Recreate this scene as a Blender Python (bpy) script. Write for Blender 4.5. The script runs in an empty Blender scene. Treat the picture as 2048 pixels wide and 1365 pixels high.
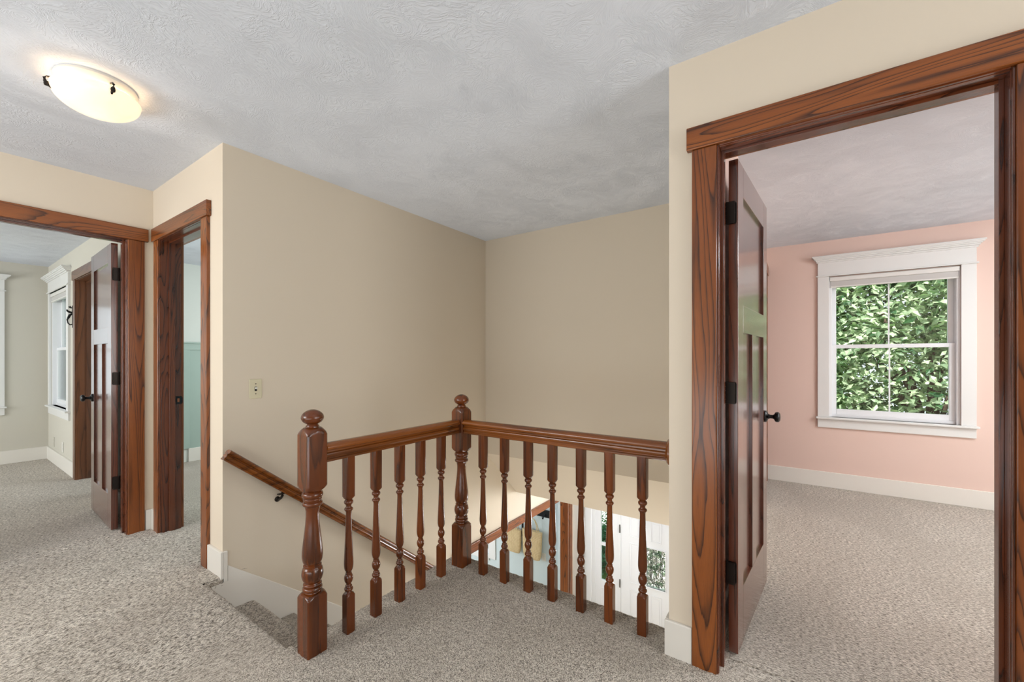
import bpy, bmesh, math, random
import numpy as np
from mathutils import Vector, Matrix, Euler

S = bpy.context.scene
COL = S.collection
random.seed(7)
R = math.radians

# ------------------------------------------------------------------ camera
cam_d = bpy.data.cameras.new('camera')
cam = bpy.data.objects.new('camera', cam_d)
COL.objects.link(cam)
YAW = math.atan((1598 - 1024) / 828.0)
cam.location = (0, 0, 1.224)
cam.rotation_euler = (R(90), 0, YAW)
cam_d.sensor_width = 36
cam_d.lens = 828.0 / 2048 * 36
cam_d.shift_y = 35.5 / 2048
cam_d.clip_start = 0.03
S.camera = cam

# ------------------------------------------------------------------ world, sun, lights, exposure
W = bpy.data.worlds.new('world')
S.world = W
W.use_nodes = True
bg = W.node_tree.nodes['Background']
bg.inputs[0].default_value = (0.86, 0.93, 1.0, 1)
bg.inputs[1].default_value = 1.6

def sun(name, rot, e, ang=1.0, col=(1, 1, 1)):
    l = bpy.data.lights.new(name, 'SUN'); l.energy = e; l.angle = R(ang); l.color = col
    o = bpy.data.objects.new(name, l); o.rotation_euler = rot; COL.objects.link(o)

def area(name, loc, target, sx, sy, e, col=(1, 1, 1)):
    l = bpy.data.lights.new(name, 'AREA'); l.shape = 'RECTANGLE'; l.size = sx; l.size_y = sy
    l.energy = e; l.color = col
    o = bpy.data.objects.new(name, l); o.location = loc
    d = Vector(target) - Vector(loc)
    o.rotation_euler = d.to_track_quat('-Z', 'Y').to_euler()
    COL.objects.link(o)
    return o

sun('sunlight', (R(48), 0, R(12)), 10.0, 1.0, (1.0, 0.97, 0.92))
area('hall_side_fill', (2.32, 1.15, 1.3), (-2.66, 1.15, 1.1), 1.1, 1.9, 40, (0.98, 0.99, 1.0))  # added fill lamp for the stair wall; no window on this side
area('hall_ceiling_fill', (-0.8, -1.3, 0.55), (-1.3, 0.2, 2.44), 2.6, 1.0, 27, (0.86, 0.95, 1.0))  # unseen fill lamp added behind the camera to lift the ceiling
area('hall_left_fill', (-2.9, -2.05, 1.6), (-2.9, 0.5, 0.2), 1.6, 1.4, 72, (0.96, 0.98, 1.0))  # added area lamp brightening the left carpet, no window stands here
area('pink_room_side_fill', (3.1, 3.3, 1.35), (0.5, 3.3, 0.5), 1.7, 1.5, 50, (0.86, 0.97, 1.0))  # fill lamp added at the closed east wall in place of a window
area('pink_room_floor_fill', (2.1, 3.4, 2.3), (1.3, 3.3, 0.0), 0.8, 0.8, 56, (0.93, 0.98, 1.0))  # invented lamp out of view, put in to brighten the carpet
area('grey_room_fill', (-5.9, -2.9, 1.3), (-5.9, 0.9, 1.35), 1.8, 1.5, 90, (0.96, 0.99, 1.0))  # added lamp by the windowless near wall, fills the grey room
area('green_room_fill', (-4.4, 3.2, 1.5), (-4.6, 1.2, 1.1), 1.2, 1.2, 34, (0.95, 1.0, 0.99))  # unseen area lamp added to light the green room
area('foyer_wall_fill', (-1.1, 4.75, -0.36), (-2.66, 2.8, -1.1), 0.9, 0.8, 60, (0.97, 0.99, 1.0))  # hidden lamp added under the foyer ceiling to light the stair wall
area('foyer_bounce_fill', (-1.1, 3.3, -2.5), (-1.1, 3.3, 0.0), 1.2, 1.2, 26, (0.98, 0.99, 1.0))  # added upward lamp standing in for light off the floor, lifts the soffit
area('blue_room_fill', (-5.2, 3.9, -1.3), (-2.8, 5.0, -1.5), 1.4, 1.3, 40, (0.97, 0.99, 1.0))  # fill lamp added inside the blue room, away from its window

S.view_settings.view_transform = 'Standard'
S.view_settings.look = 'None'
S.view_settings.exposure = 0.0
S.view_settings.gamma = 1.0
S.view_settings.use_curve_mapping = False

# ------------------------------------------------------------------ materials
def srgb(r, g, b):
    def f(c):
        c /= 255.0
        return c / 12.92 if c <= 0.04045 else ((c + 0.055) / 1.055) ** 2.4
    return (f(r), f(g), f(b), 1.0)

class NT:
    def __init__(self, name):
        self.m = bpy.data.materials.new(name); self.m.use_nodes = True
        self.t = self.m.node_tree; self.t.nodes.clear()
        self.out = self.n('ShaderNodeOutputMaterial')
    def n(self, typ, **k):
        nd = self.t.nodes.new(typ)
        for a, v in k.items():
            setattr(nd, a, v)
        return nd
    def l(self, a, b): self.t.links.new(a, b)
    def math(self, op, a, b=None, c=None):
        nd = self.n('ShaderNodeMath', operation=op)
        for i, v in enumerate((a, b, c)):
            if v is None: continue
            if isinstance(v, (int, float)): nd.inputs[i].default_value = v
            else: self.l(v, nd.inputs[i])
        return nd.outputs[0]
    def mapping(self, vec, scale=(1, 1, 1), rot=(0, 0, 0), loc=None):
        nd = self.n('ShaderNodeMapping'); self.l(vec, nd.inputs[0])
        nd.inputs['Scale'].default_value = scale; nd.inputs['Rotation'].default_value = rot
        if loc is not None:
            if isinstance(loc, tuple): nd.inputs['Location'].default_value = loc
            else: self.l(loc, nd.inputs['Location'])
        return nd.outputs[0]
    def noise(self, vec, scale, detail=2, rough=0.5, dist=0.0):
        nd = self.n('ShaderNodeTexNoise'); self.l(vec, nd.inputs['Vector'])
        nd.inputs['Scale'].default_value = scale; nd.inputs['Detail'].default_value = detail
        nd.inputs['Roughness'].default_value = rough; nd.inputs['Distortion'].default_value = dist
        return nd
    def ramp(self, fac, stops, interp='LINEAR'):
        nd = self.n('ShaderNodeValToRGB'); self.l(fac, nd.inputs[0])
        cr = nd.color_ramp; cr.interpolation = interp
        while len(cr.elements) < len(stops): cr.elements.new(0.5)
        for e, (p, c) in zip(cr.elements, stops):
            e.position = p; e.color = c
        return nd.outputs[0]
    def mix(self, fac, a, b, blend='MIX'):
        nd = self.n('ShaderNodeMix', data_type='RGBA', blend_type=blend)
        for idx, v in ((0, fac), (6, a), (7, b)):
            if isinstance(v, (int, float)): nd.inputs[idx].default_value = v
            elif isinstance(v, tuple): nd.inputs[idx].default_value = v
            else: self.l(v, nd.inputs[idx])
        return nd.outputs[2]
    def bump(self, h, strength, dist=0.01, normal=None):
        nd = self.n('ShaderNodeBump'); self.l(h, nd.inputs['Height'])
        nd.inputs['Strength'].default_value = strength; nd.inputs['Distance'].default_value = dist
        if normal is not None: self.l(normal, nd.inputs['Normal'])
        return nd.outputs[0]
    def bsdf(self, color, rough=0.5, spec=0.5, metal=0.0, normal=None, **k):
        nd = self.n('ShaderNodeBsdfPrincipled')
        for nm, v in (('Base Color', color), ('Roughness', rough), ('Specular IOR Level', spec), ('Metallic', metal)):
            if isinstance(v, (int, float, tuple)): nd.inputs[nm].default_value = v
            else: self.l(v, nd.inputs[nm])
        for nm, v in k.items():
            nd.inputs[nm.replace('_', ' ')].default_value = v
        if normal is not None: self.l(normal, nd.inputs['Normal'])
        self.l(nd.outputs[0], self.out.inputs[0])
        return nd
    def coord(self, which='Object'):
        return self.n('ShaderNodeTexCoord').outputs[which]

def paint(name, col, rough=0.75, bump=0.04, spec=0.3):
    t = NT(name); c = t.coord()
    n = t.noise(c, 190, 3, 0.6)
    v = t.noise(c, 1.3, 2)
    colr = t.mix(t.math('MULTIPLY', v.outputs[0], 0.10), col, tuple(x * 0.9 for x in col[:3]) + (1,))
    t.bsdf(colr, rough, spec, normal=t.bump(n.outputs[0], bump, 0.004))
    return t.m

def plain(name, col, rough=0.5, spec=0.5, metal=0.0, **k):
    t = NT(name); c = t.coord()
    n = t.noise(c, 35, 3)
    colr = t.mix(t.math('MULTIPLY', n.outputs[0], 0.14), col, tuple(x * 0.8 for x in col[:3]) + (1,))
    t.bsdf(colr, rough, spec, metal, **k)
    return t.m

def oak(name, axis, light, mid, dark, rough=0.27, rings=24.0, contrast=1.0, fine=False, coat=0.5):
    """stained oak, grain running along the given axis"""
    t = NT(name); c = t.coord()
    rnd = t.n('ShaderNodeObjectInfo').outputs['Random']
    off = t.n('ShaderNodeCombineXYZ')
    t.l(t.math('MULTIPLY', rnd, 7.3), off.inputs[0]); t.l(t.math('MULTIPLY', rnd, 13.7), off.inputs[1]); t.l(t.math('MULTIPLY', rnd, 23.1), off.inputs[2])
    def sc(al, ac):
        s = [ac, ac, ac]; s['XYZ'.index(axis)] = al
        return tuple(s)
    p1 = t.mapping(c, sc(0.075, 1.0), loc=off.outputs[0])
    big = t.noise(p1, 7.5 if not fine else 14.0, 1.5, 0.45, 0.25)
    p2 = t.mapping(c, sc(0.05, 1.0), loc=off.outputs[0])
    wob = t.noise(p2, 70.0, 2, 0.6)
    v = t.math('ADD', t.math('MULTIPLY', big.outputs[0], rings), t.math('MULTIPLY', wob.outputs[0], 0.42))
    saw = t.math('FRACT', v)
    line = t.ramp(saw, [(0.0, (0.95, 0.95, 0.95, 1)), (0.07, (0.7, 0.7, 0.7, 1)), (0.24, (0.22, 0.22, 0.22, 1)), (0.5, (0.0, 0, 0, 1)), (0.95, (0.05, 0.05, 0.05, 1)), (1.0, (0.8, 0.8, 0.8, 1))])
    p3 = t.mapping(c, sc(0.028, 1.0), loc=off.outputs[0])
    pore = t.noise(p3, 560.0, 2, 0.6)
    porem = t.ramp(pore.outputs[0], [(0.30, (1, 1, 1, 1)), (0.52, (0, 0, 0, 1))])
    tone = t.noise(p2, 11.0, 2, 0.5)
    base = t.mix(t.ramp(tone.outputs[0], [(0.32, (0, 0, 0, 1)), (0.70, (1, 1, 1, 1))]), light, mid)
    f1 = t.math('MULTIPLY', line, 0.98 * contrast)
    col = t.mix(f1, base, dark)
    f2 = t.math('MULTIPLY', porem, t.math('ADD', t.math('MULTIPLY', line, 0.35 * contrast), 0.22 * contrast))
    col = t.mix(f2, col, tuple(x * 0.55 for x in dark[:3]) + (1,))
    h = t.math('SUBTRACT', 1.0, t.math('MULTIPLY', porem, 0.5))
    nrm = t.bump(h, 0.10, 0.002)
    b = t.bsdf(col, rough, 0.5, normal=nrm, Coat_Weight=coat, Coat_Roughness=max(0.08, rough * 0.6))
    return t.m

OL, OM, OD = srgb(154, 86, 32), srgb(120, 62, 22), srgb(48, 21, 7)
JL, JM, JD = srgb(118, 60, 30), srgb(92, 44, 22), srgb(44, 19, 9)
OAKJ = None
OAK = {a: oak('stained_oak_' + a, a, OL, OM, OD, rough=0.3, coat=0.22) for a in 'XYZ'}
OAKJ = {a: oak('jamb_oak_' + a, a, JL, JM, JD, rough=0.22, coat=0.5) for a in 'XYZ'}  # darker oak than the casings, with some shade put into the colour
DL, DM, DD = srgb(116, 62, 42), srgb(92, 48, 32), srgb(50, 26, 16)
OAKD = {a: oak('door_oak_' + a, a, DL, DM, DD, rough=0.26, rings=13, contrast=0.8, coat=1.0) for a in 'XYZ'}
RL, RM, RD = srgb(140, 78, 26), srgb(108, 57, 18), srgb(54, 26, 9)
TURN = oak('turned_dark_wood', 'Z', srgb(118, 58, 16), srgb(88, 41, 11), srgb(42, 19, 6), rough=0.2, rings=7, contrast=0.75, coat=0.25)
RAILW = {a: oak('varnished_rail_wood_' + a, a, RL, RM, RD, rough=0.2, rings=7, contrast=0.7, coat=0.35) for a in 'XYZ'}
OAKB = {a: oak('brown_oak_' + a, a, srgb(122, 76, 46), srgb(96, 58, 36), srgb(56, 32, 18), rough=0.35, rings=9, contrast=0.7) for a in 'XYZ'}

CREAM = paint('cream_wall_paint', srgb(226, 213, 194))
TAN = paint('beige_stairwell_paint', srgb(218, 206, 187))
OFFW = paint('offwhite_trim_paint', srgb(232, 228, 220), 0.4, 0.01, 0.45)
WTRIM = paint('white_window_trim_paint', srgb(228, 228, 226), 0.35, 0.01, 0.45)
PINK = paint('pink_wall_paint', srgb(229, 202, 190))
GREY = paint('warm_grey_wall_paint', srgb(206, 202, 190))
GREENW = paint('pale_bathroom_wall_paint', srgb(222, 226, 220))
GREENP = paint('sage_green_wainscot_paint', srgb(166, 186, 177), 0.45, 0.01, 0.45)
BLUEW = paint('light_blue_grey_wall_paint', srgb(205, 218, 220))
FOYW = paint('white_foyer_wall_paint', srgb(228, 226, 220))
DOORW = paint('white_door_paint', srgb(236, 237, 238), 0.35, 0.0, 0.45)
BRONZE = plain('oil_rubbed_bronze', srgb(48, 42, 38), 0.38, 0.5, 0.75)
BLACKM = plain('black_iron', srgb(26, 28, 30), 0.3, 0.5, 0.4)
IVORY = plain('ivory_plastic', srgb(214, 206, 176), 0.4)
WPLAST = plain('white_plastic', srgb(226, 224, 216), 0.4)
VINYL = plain('white_vinyl', srgb(238, 240, 243), 0.3)
SHADEF = plain('grey_roller_shade_fabric', srgb(196, 193, 190), 0.8)
SHADEC = plain('white_shade_cassette', srgb(226, 224, 220), 0.4)
LEAD = plain('lead_came', srgb(38, 44, 42), 0.5)
DARKF = plain('black_cloth', srgb(24, 25, 28), 0.85)

def glass_mat(name, tint=(1, 1, 1, 1)):
    t = NT(name)
    tr = t.n('ShaderNodeBsdfTransparent'); tr.inputs[0].default_value = tint
    gl = t.n('ShaderNodeBsdfGlossy'); gl.inputs['Roughness'].default_value = 0.02
    fr = t.n('ShaderNodeFresnel'); fr.inputs[0].default_value = 1.45
    mx = t.n('ShaderNodeMixShader')
    t.l(t.math('MULTIPLY', fr.outputs[0], 0.8), mx.inputs[0]); t.l(tr.outputs[0], mx.inputs[1]); t.l(gl.outputs[0], mx.inputs[2])
    t.l(mx.outputs[0], t.out.inputs[0])
    return t.m
GLASS = glass_mat('window_glass', (0.96, 0.98, 0.97, 1))

def textured_glass():
    t = NT('textured_leaded_glass'); c = t.coord()
    n = t.noise(c, 22, 2, 0.5, 1.2)
    nrm = t.bump(n.outputs[0], 0.6, 0.02)
    tr = t.n('ShaderNodeBsdfTransparent'); tr.inputs[0].default_value = (0.86, 0.95, 0.88, 1)
    gl = t.n('ShaderNodeBsdfGlossy'); gl.inputs['Roughness'].default_value = 0.08; t.l(nrm, gl.inputs['Normal'])
    f = t.ramp(n.outputs[0], [(0.40, (0.08, 0.08, 0.08, 1)), (0.56, (0.6, 0.6, 0.6, 1))])
    mx = t.n('ShaderNodeMixShader'); t.l(f, mx.inputs[0]); t.l(tr.outputs[0], mx.inputs[1]); t.l(gl.outputs[0], mx.inputs[2])
    t.l(mx.outputs[0], t.out.inputs[0])
    return t.m
TGLASS = textured_glass()

def ceiling_mat():
    t = NT('brushed_plaster_ceiling'); c = t.coord()
    vo = t.n('ShaderNodeTexVoronoi'); vo.feature = 'F1'; vo.inputs['Scale'].default_value = 3.6
    wn = t.noise(c, 5.0, 2)
    wv = t.n('ShaderNodeVectorMath', operation='SCALE'); t.l(wn.outputs['Color'], wv.inputs[0]); wv.inputs['Scale'].default_value = 0.25
    wa = t.n('ShaderNodeVectorMath', operation='ADD'); t.l(c, wa.inputs[0]); t.l(wv.outputs[0], wa.inputs[1])
    t.l(wa.outputs[0], vo.inputs['Vector'])
    sep = t.n('ShaderNodeSeparateColor'); t.l(vo.outputs['Color'], sep.inputs[0])
    rot = t.n('ShaderNodeVectorRotate', rotation_type='Z_AXIS'); t.l(wa.outputs[0], rot.inputs['Vector'])
    sw = t.noise(c, 3.0, 1)
    ang = t.math('ADD', t.math('MULTIPLY', sep.outputs[0], 1.9), t.math('MULTIPLY', sw.outputs[0], 2.2))
    t.l(ang, rot.inputs['Angle'])
    st = t.noise(t.mapping(rot.outputs[0], (0.13, 1.0, 1.0)), 78, 2.0, 0.55, 0.4)
    ridg = t.ramp(st.outputs[0], [(0.44, (0, 0, 0, 1)), (0.58, (1, 1, 1, 1)), (0.66, (0.35, 0.35, 0.35, 1))])
    msk = t.noise(c, 3.2, 3, 0.6)
    mk = t.ramp(msk.outputs[0], [(0.36, (0.25, 0.25, 0.25, 1)), (0.60, (1, 1, 1, 1))])
    h = t.math('MULTIPLY', ridg, mk)
    nrm = t.bump(h, 0.50, 0.0042)
    t.bsdf(srgb(224, 229, 238), 0.85, 0.25, normal=nrm)
    return t.m
CEIL = ceiling_mat()

def carpet_mat(name, dark, light, bs=0.9):
    t = NT(name); c = t.coord()
    sx = t.n('ShaderNodeSeparateXYZ'); t.l(c, sx.inputs[0])
    def step(v, a, b):
        nd = t.n('ShaderNodeMapRange', interpolation_type='SMOOTHSTEP'); t.l(v, nd.inputs[0])
        nd.inputs[1].default_value = a; nd.inputs[2].default_value = b
        return nd.outputs[0]
    left = t.math('MULTIPLY', step(sx.outputs[0], -1.5, -2.1), step(sx.outputs[1], 1.6, 1.1))
    right = step(sx.outputs[0], -0.32, -0.10)
    def lay(mx, k, sc, d):
        return t.noise(t.mapping(c, mx), sc, d, 0.6).outputs[0]
    def blend(sc, d):
        a = lay((1, 1, 1), 0, sc, d); b = lay((1.0, 0.34, 1.0), 1, sc, d); e = lay((0.34, 1.0, 1.0), 2, sc, d)
        m1 = t.n('ShaderNodeMix', data_type='FLOAT'); t.l(left, m1.inputs[0]); t.l(a, m1.inputs[2]); t.l(b, m1.inputs[3])
        m2 = t.n('ShaderNodeMix', data_type='FLOAT'); t.l(right, m2.inputs[0]); t.l(m1.outputs[0], m2.inputs[2]); t.l(e, m2.inputs[3])
        return m2.outputs[0]
    n1 = blend(250, 2); n2 = blend(110, 1)
    n4 = t.noise(c, 520, 1, 0.5).outputs[0]
    n3 = t.noise(t.mapping(c, (1.0, 0.6, 1.0), (0, 0, 0.5)), 2.6, 3, 0.55, 0.6)
    s = t.math('ADD', t.math('MULTIPLY', n1, 0.56), t.math('ADD', t.math('MULTIPLY', n2, 0.20), t.math('MULTIPLY', n4, 0.24)))
    col = t.ramp(s, [(0.40, tuple(x * 0.30 for x in dark[:3]) + (1,)), (0.46, dark), (0.56, light)])
    nap = t.ramp(n3.outputs[0], [(0.42, (0, 0, 0, 1)), (0.58, (0.42, 0.42, 0.42, 1))])
    col = t.mix(nap, col, t.mix(0.5, col, dark))
    nrm = t.bump(s, bs, 0.016)
    t.bsdf(col, 0.95, 0.08, normal=nrm, Sheen_Weight=0.2, Sheen_Roughness=0.6)
    return t.m
CARPET = carpet_mat('greige_pile_carpet', srgb(162, 150, 134), srgb(242, 233, 220))
CARPETW = CARPET

def lampglass():
    t = NT('frosted_amber_glass'); c = t.coord()
    n = t.noise(c, 9, 3, 0.5, 0.6)
    col = t.mix(n.outputs[0], srgb(255, 226, 190), srgb(250, 238, 220))
    b = t.bsdf(col, 0.25, 0.5)
    b.inputs['Transmission Weight'].default_value = 0.0
    b.inputs['Subsurface Weight'].default_value = 0.0
    em = t.mix(0.35, srgb(255, 216, 164), col)
    t.l(em, b.inputs['Emission Color']); b.inputs['Emission Strength'].default_value = 0.66
    # part of the inner lamp light passes through the thin glass
    tl = t.n('ShaderNodeBsdfTranslucent'); tl.inputs[0].default_value = (1.0, 0.90, 0.78, 1)
    mx = t.n('ShaderNodeMixShader'); mx.inputs[0].default_value = 0.012
    t.l(b.outputs[0], mx.inputs[1]); t.l(tl.outputs[0], mx.inputs[2]); t.l(mx.outputs[0], t.out.inputs[0])
    return t.m
LAMPG = lampglass()

def straw():
    t = NT('woven_straw'); c = t.coord()
    w = t.n('ShaderNodeTexWave', bands_direction='Z'); t.l(c, w.inputs[0]); w.inputs['Scale'].default_value = 24; w.inputs['Distortion'].default_value = 1.5; w.inputs['Detail'].default_value = 2
    n = t.noise(t.mapping(c, (1, 1, 0.2)), 60, 2)
    col = t.ramp(t.math('MULTIPLY', t.math('ADD', w.outputs[1], n.outputs[0]), 0.5), [(0.2, srgb(178, 150, 106)), (0.75, srgb(226, 206, 164))])
    t.bsdf(col, 0.8, 0.2, normal=t.bump(w.outputs[1], 0.5, 0.005))
    return t.m
STRAW = straw()

def leafmat(name, a, b):
    t = NT(name)
    geo = t.n('ShaderNodeNewGeometry').outputs['Random Per Island']
    col = t.ramp(geo, [(0.0, a), (1.0, b)])
    bs = t.bsdf(col, 0.30, 0.6)
    tl = t.n('ShaderNodeBsdfTranslucent'); t.l(t.mix(0.4, col, srgb(150, 210, 60)), tl.inputs[0])
    mx = t.n('ShaderNodeMixShader'); mx.inputs[0].default_value = 0.32
    t.l(bs.outputs[0], mx.inputs[1]); t.l(tl.outputs[0], mx.inputs[2]); t.l(mx.outputs[0], t.out.inputs[0])
    return t.m
LEAF = leafmat('broad_green_leaf', srgb(24, 78, 44), srgb(214, 230, 192))  # sun highlights and dark gaps of the foliage put into the leaf tones
LEAFD = leafmat('evergreen_leaf', srgb(26, 92, 70), srgb(70, 140, 100))
BARK = plain('grey_bark', srgb(84, 70, 56), 0.9)
GRASS = plain('lawn_grass', srgb(86, 124, 58), 0.95, 0.1)

# ------------------------------------------------------------------ helpers
class MB:
    def __init__(self): self.v = []; self.f = []; self.fm = []; self.m = 0
    def box(self, x0, x1, y0, y1, z0, z1, m=None):
        if x0 > x1: x0, x1 = x1, x0
        if y0 > y1: y0, y1 = y1, y0
        if z0 > z1: z0, z1 = z1, z0
        b = len(self.v)
        self.v += [(x0, y0, z0), (x1, y0, z0), (x1, y1, z0), (x0, y1, z0), (x0, y0, z1), (x1, y0, z1), (x1, y1, z1), (x0, y1, z1)]
        for f in ((0, 3, 2, 1), (4, 5, 6, 7), (0, 1, 5, 4), (1, 2, 6, 5), (2, 3, 7, 6), (3, 0, 4, 7)):
            self.f.append(tuple(b + i for i in f)); self.fm.append(self.m if m is None else m)
        return self
    def poly(self, pts, m=None):
        b = len(self.v); self.v += [tuple(p) for p in pts]
        self.f.append(tuple(range(b, b + len(pts)))); self.fm.append(self.m if m is None else m)
        return self
    def loops(self, rings, close=True, cap=True, m=None):
        """rings: list of equally long point rings, joined into a skin"""
        b = len(self.v); n = len(rings[0]); mm = self.m if m is None else m
        for r in rings: self.v += [tuple(p) for p in r]
        for i in range(len(rings) - 1):
            for j in range(n if close else n - 1):
                k = (j + 1) % n
                self.f.append((b + i * n + j, b + i * n + k, b + (i + 1) * n + k, b + (i + 1) * n + j)); self.fm.append(mm)
        if cap and close:
            self.f.append(tuple(b + j for j in reversed(range(n)))); self.fm.append(mm)
            e = b + (len(rings) - 1) * n
            self.f.append(tuple(e + j for j in range(n))); self.fm.append(mm)
        return self
    def prism(self, pts, axis, a, b_, m=None):
        """extrude a 2D outline along axis; pts given in the other two axes' order"""
        def P(p, t):
            if axis == 'X': return (t, p[0], p[1])
            if axis == 'Y': return (p[0], t, p[1])
            return (p[0], p[1], t)
        return self.loops([[P(p, a) for p in pts], [P(p, b_) for p in pts]], m=m)
    def lathe(self, prof, cx, cy, seg=32, m=None, axis='Z', cz=0):
        rings = []
        for r, z in prof:
            ring = []
            for k in range(seg):
                a = 2 * math.pi * k / seg
                if axis == 'Z': ring.append((cx + r * math.cos(a), cy + r * math.sin(a), z))
                elif axis == 'X': ring.append((cx + z, cy + r * math.cos(a), cz + r * math.sin(a)))
                else: ring.append((cx + r * math.cos(a), cy + z, cz + r * math.sin(a)))
            rings.append(ring)
        return self.loops(rings, m=m)
    def tube(self, pts, r, seg=10, m=None):
        pts = [Vector(p) for p in pts]; rings = []
        up = Vector((0, 0, 1))
        for i, p in enumerate(pts):
            d = (pts[min(i + 1, len(pts) - 1)] - pts[max(i - 1, 0)]).normalized()
            a = up if abs(d.dot(up)) < 0.95 else Vector((1, 0, 0))
            s = d.cross(a).normalized(); u = s.cross(d).normalized()
            rr = r[i] if isinstance(r, (list, tuple)) else r
            rings.append([p + s * math.cos(2 * math.pi * k / seg) * rr + u * math.sin(2 * math.pi * k / seg) * rr for k in range(seg)])
        return self.loops(rings, m=m)
    def mesh(self, name, mats):
        me = bpy.data.meshes.new(name); me.from_pydata(self.v, [], self.f)
        for mt in mats: me.materials.append(mt)
        if len(mats) > 1: me.polygons.foreach_set('material_index', self.fm)
        me.update()
        bm = bmesh.new(); bm.from_mesh(me); bmesh.ops.recalc_face_normals(bm, faces=bm.faces); bm.to_mesh(me); bm.free()
        return me
    def build(self, name, mats, parent=None, bevel=0.0, smooth=False, loc=None, rot=None):
        if not isinstance(mats, (list, tuple)): mats = [mats]
        me = self.mesh(name, mats)
        o = bpy.data.objects.new(name, me); COL.objects.link(o)
        if loc is not None: o.location = loc
        if rot is not None: o.rotation_euler = rot
        if parent is not None: o.parent = parent
        if smooth:
            me.polygons.foreach_set('use_smooth', [True] * len(me.polygons))
            me.set_sharp_from_angle(angle=R(38))
        if bevel:
            md = o.modifiers.new('bevel', 'BEVEL'); md.width = bevel; md.segments = 2; md.limit_method = 'ANGLE'; md.angle_limit = R(40)
            md.harden_normals = False
        return o

def empty(name, loc=(0, 0, 0), rot=(0, 0, 0)):
    o = bpy.data.objects.new(name, None); COL.objects.link(o); o.location = loc; o.rotation_euler = rot
    o.empty_display_size = 0.1
    return o
def tag(o, label=None, cat=None, group=None, kind=None):
    if label: o['label'] = label
    if cat: o['category'] = cat
    if group: o['group'] = group
    if kind: o['kind'] = kind
    return o
def struct(o, label=None, cat=None): return tag(o, label, cat, kind='structure')
def copy_tree(o, parent=None):
    c = o.copy(); COL.objects.link(c)
    if parent is not None: c.parent = parent
    for ch in list(o.children): copy_tree(ch, c)
    return c

FACE_DIR = {'-x': (-1, 0, 0), '+x': (1, 0, 0), '-y': (0, -1, 0), '+y': (0, 1, 0), '-z': (0, 0, -1), '+z': (0, 0, 1)}
def slab(name, box, openings=(), mats=None, default=None, label=None):
    """a wall slab with rectangular openings; openings are (a0,a1,z0,z1) along the wall's long horizontal axis.
    mats maps face directions to paints."""
    x0, x1, y0, y1, z0, z1 = box
    alongx = (x1 - x0) > (y1 - y0)
    a0, a1 = (x0, x1) if alongx else (y0, y1)
    mb = MB()
    cuts = sorted(set([a0, a1] + [v for o in openings for v in o[:2] if a0 < v < a1]))
    for i in range(len(cuts) - 1):
        c0, c1 = cuts[i], cuts[i + 1]; mid = (c0 + c1) / 2
        segs = [(z0, z1)]
        for o in openings:
            if o[0] < mid < o[1]:
                ns = []
                for s in segs:
                    if o[3] <= s[0] or o[2] >= s[1]: ns.append(s); continue
                    if o[2] > s[0]: ns.append((s[0], o[2]))
                    if o[3] < s[1]: ns.append((o[3], s[1]))
                segs = ns
        for s in segs:
            if alongx: mb.box(c0, c1, y0, y1, s[0], s[1])
            else: mb.box(x0, x1, c0, c1, s[0], s[1])
    mlist = [default] + [m for m in (mats or {}).values()]
    me = mb.mesh(name, mlist)
    for p in me.polygons:
        for i, k in enumerate((mats or {}).keys()):
            if p.normal.dot(Vector(FACE_DIR[k])) > 0.9: p.material_index = i + 1
    o = bpy.data.objects.new(name, me); COL.objects.link(o)
    return struct(o, label, 'wall')

# numpy value noise for the carpet pile
_rng = np.random.default_rng(11)
_TAB = _rng.random((512, 512)).astype(np.float32)
def vnoise(u, v, seed=0):
    u = u + seed * 17.31; v = v + seed * 41.77
    iu = np.floor(u).astype(np.int64); iv = np.floor(v).astype(np.int64)
    fu = (u - iu); fv = (v - iv); fu = fu * fu * (3 - 2 * fu); fv = fv * fv * (3 - 2 * fv)
    a = _TAB[iu % 512, iv % 512]; b = _TAB[(iu + 1) % 512, iv % 512]
    c = _TAB[iu % 512, (iv + 1) % 512]; d = _TAB[(iu + 1) % 512, (iv + 1) % 512]
    return (a * (1 - fu) + b * fu) * (1 - fv) + (c * (1 - fu) + d * fu) * fv
def pile(x, y, amp=1.0):
    # isotropic tufts on the landing, combed tufts to the left
    w = np.clip((-1.55 - x) / 0.5 + 0.0, 0, 1) * np.clip((1.25 - y) / 0.25, 0, 1)
    iso = vnoise(x / 0.0070, y / 0.0070, 1) * 0.6 + vnoise(x / 0.0042, y / 0.0042, 2) * 0.4
    com = vnoise(x / 0.0095, y / 0.026, 3) * 0.75 + vnoise(x / 0.005, y / 0.009, 4) * 0.25
    wave = vnoise(x / 0.35, y / 0.30, 5)
    return (iso * (1 - w) * 0.0065 + com * w * 0.0095 - 0.006) * amp + (wave - 0.5) * 0.004
def np_mesh(name, verts, quads, mats, smooth=True):
    me = bpy.data.meshes.new(name)
    nv, nq = len(verts), len(quads)
    me.vertices.add(nv); me.vertices.foreach_set('co', verts.astype(np.float32).ravel())
    me.loops.add(nq * 4); me.loops.foreach_set('vertex_index', quads.astype(np.int32).ravel())
    me.polygons.add(nq); me.polygons.foreach_set('loop_start', (np.arange(nq) * 4).astype(np.int32))
    me.polygons.foreach_set('use_smooth', np.ones(nq, dtype=bool))
    for m in mats: me.materials.append(m)
    me.update(calc_edges=True); me.validate()
    return me
def gridfaces(nu, nv, base=0):
    i, j = np.meshgrid(np.arange(nu - 1), np.arange(nv - 1), indexing='ij')
    a = (i * nv + j).ravel() + base
    return np.stack([a, a + nv, a + nv + 1, a + 1], axis=1)
CV, CQ, CB = [], [], [0]
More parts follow.
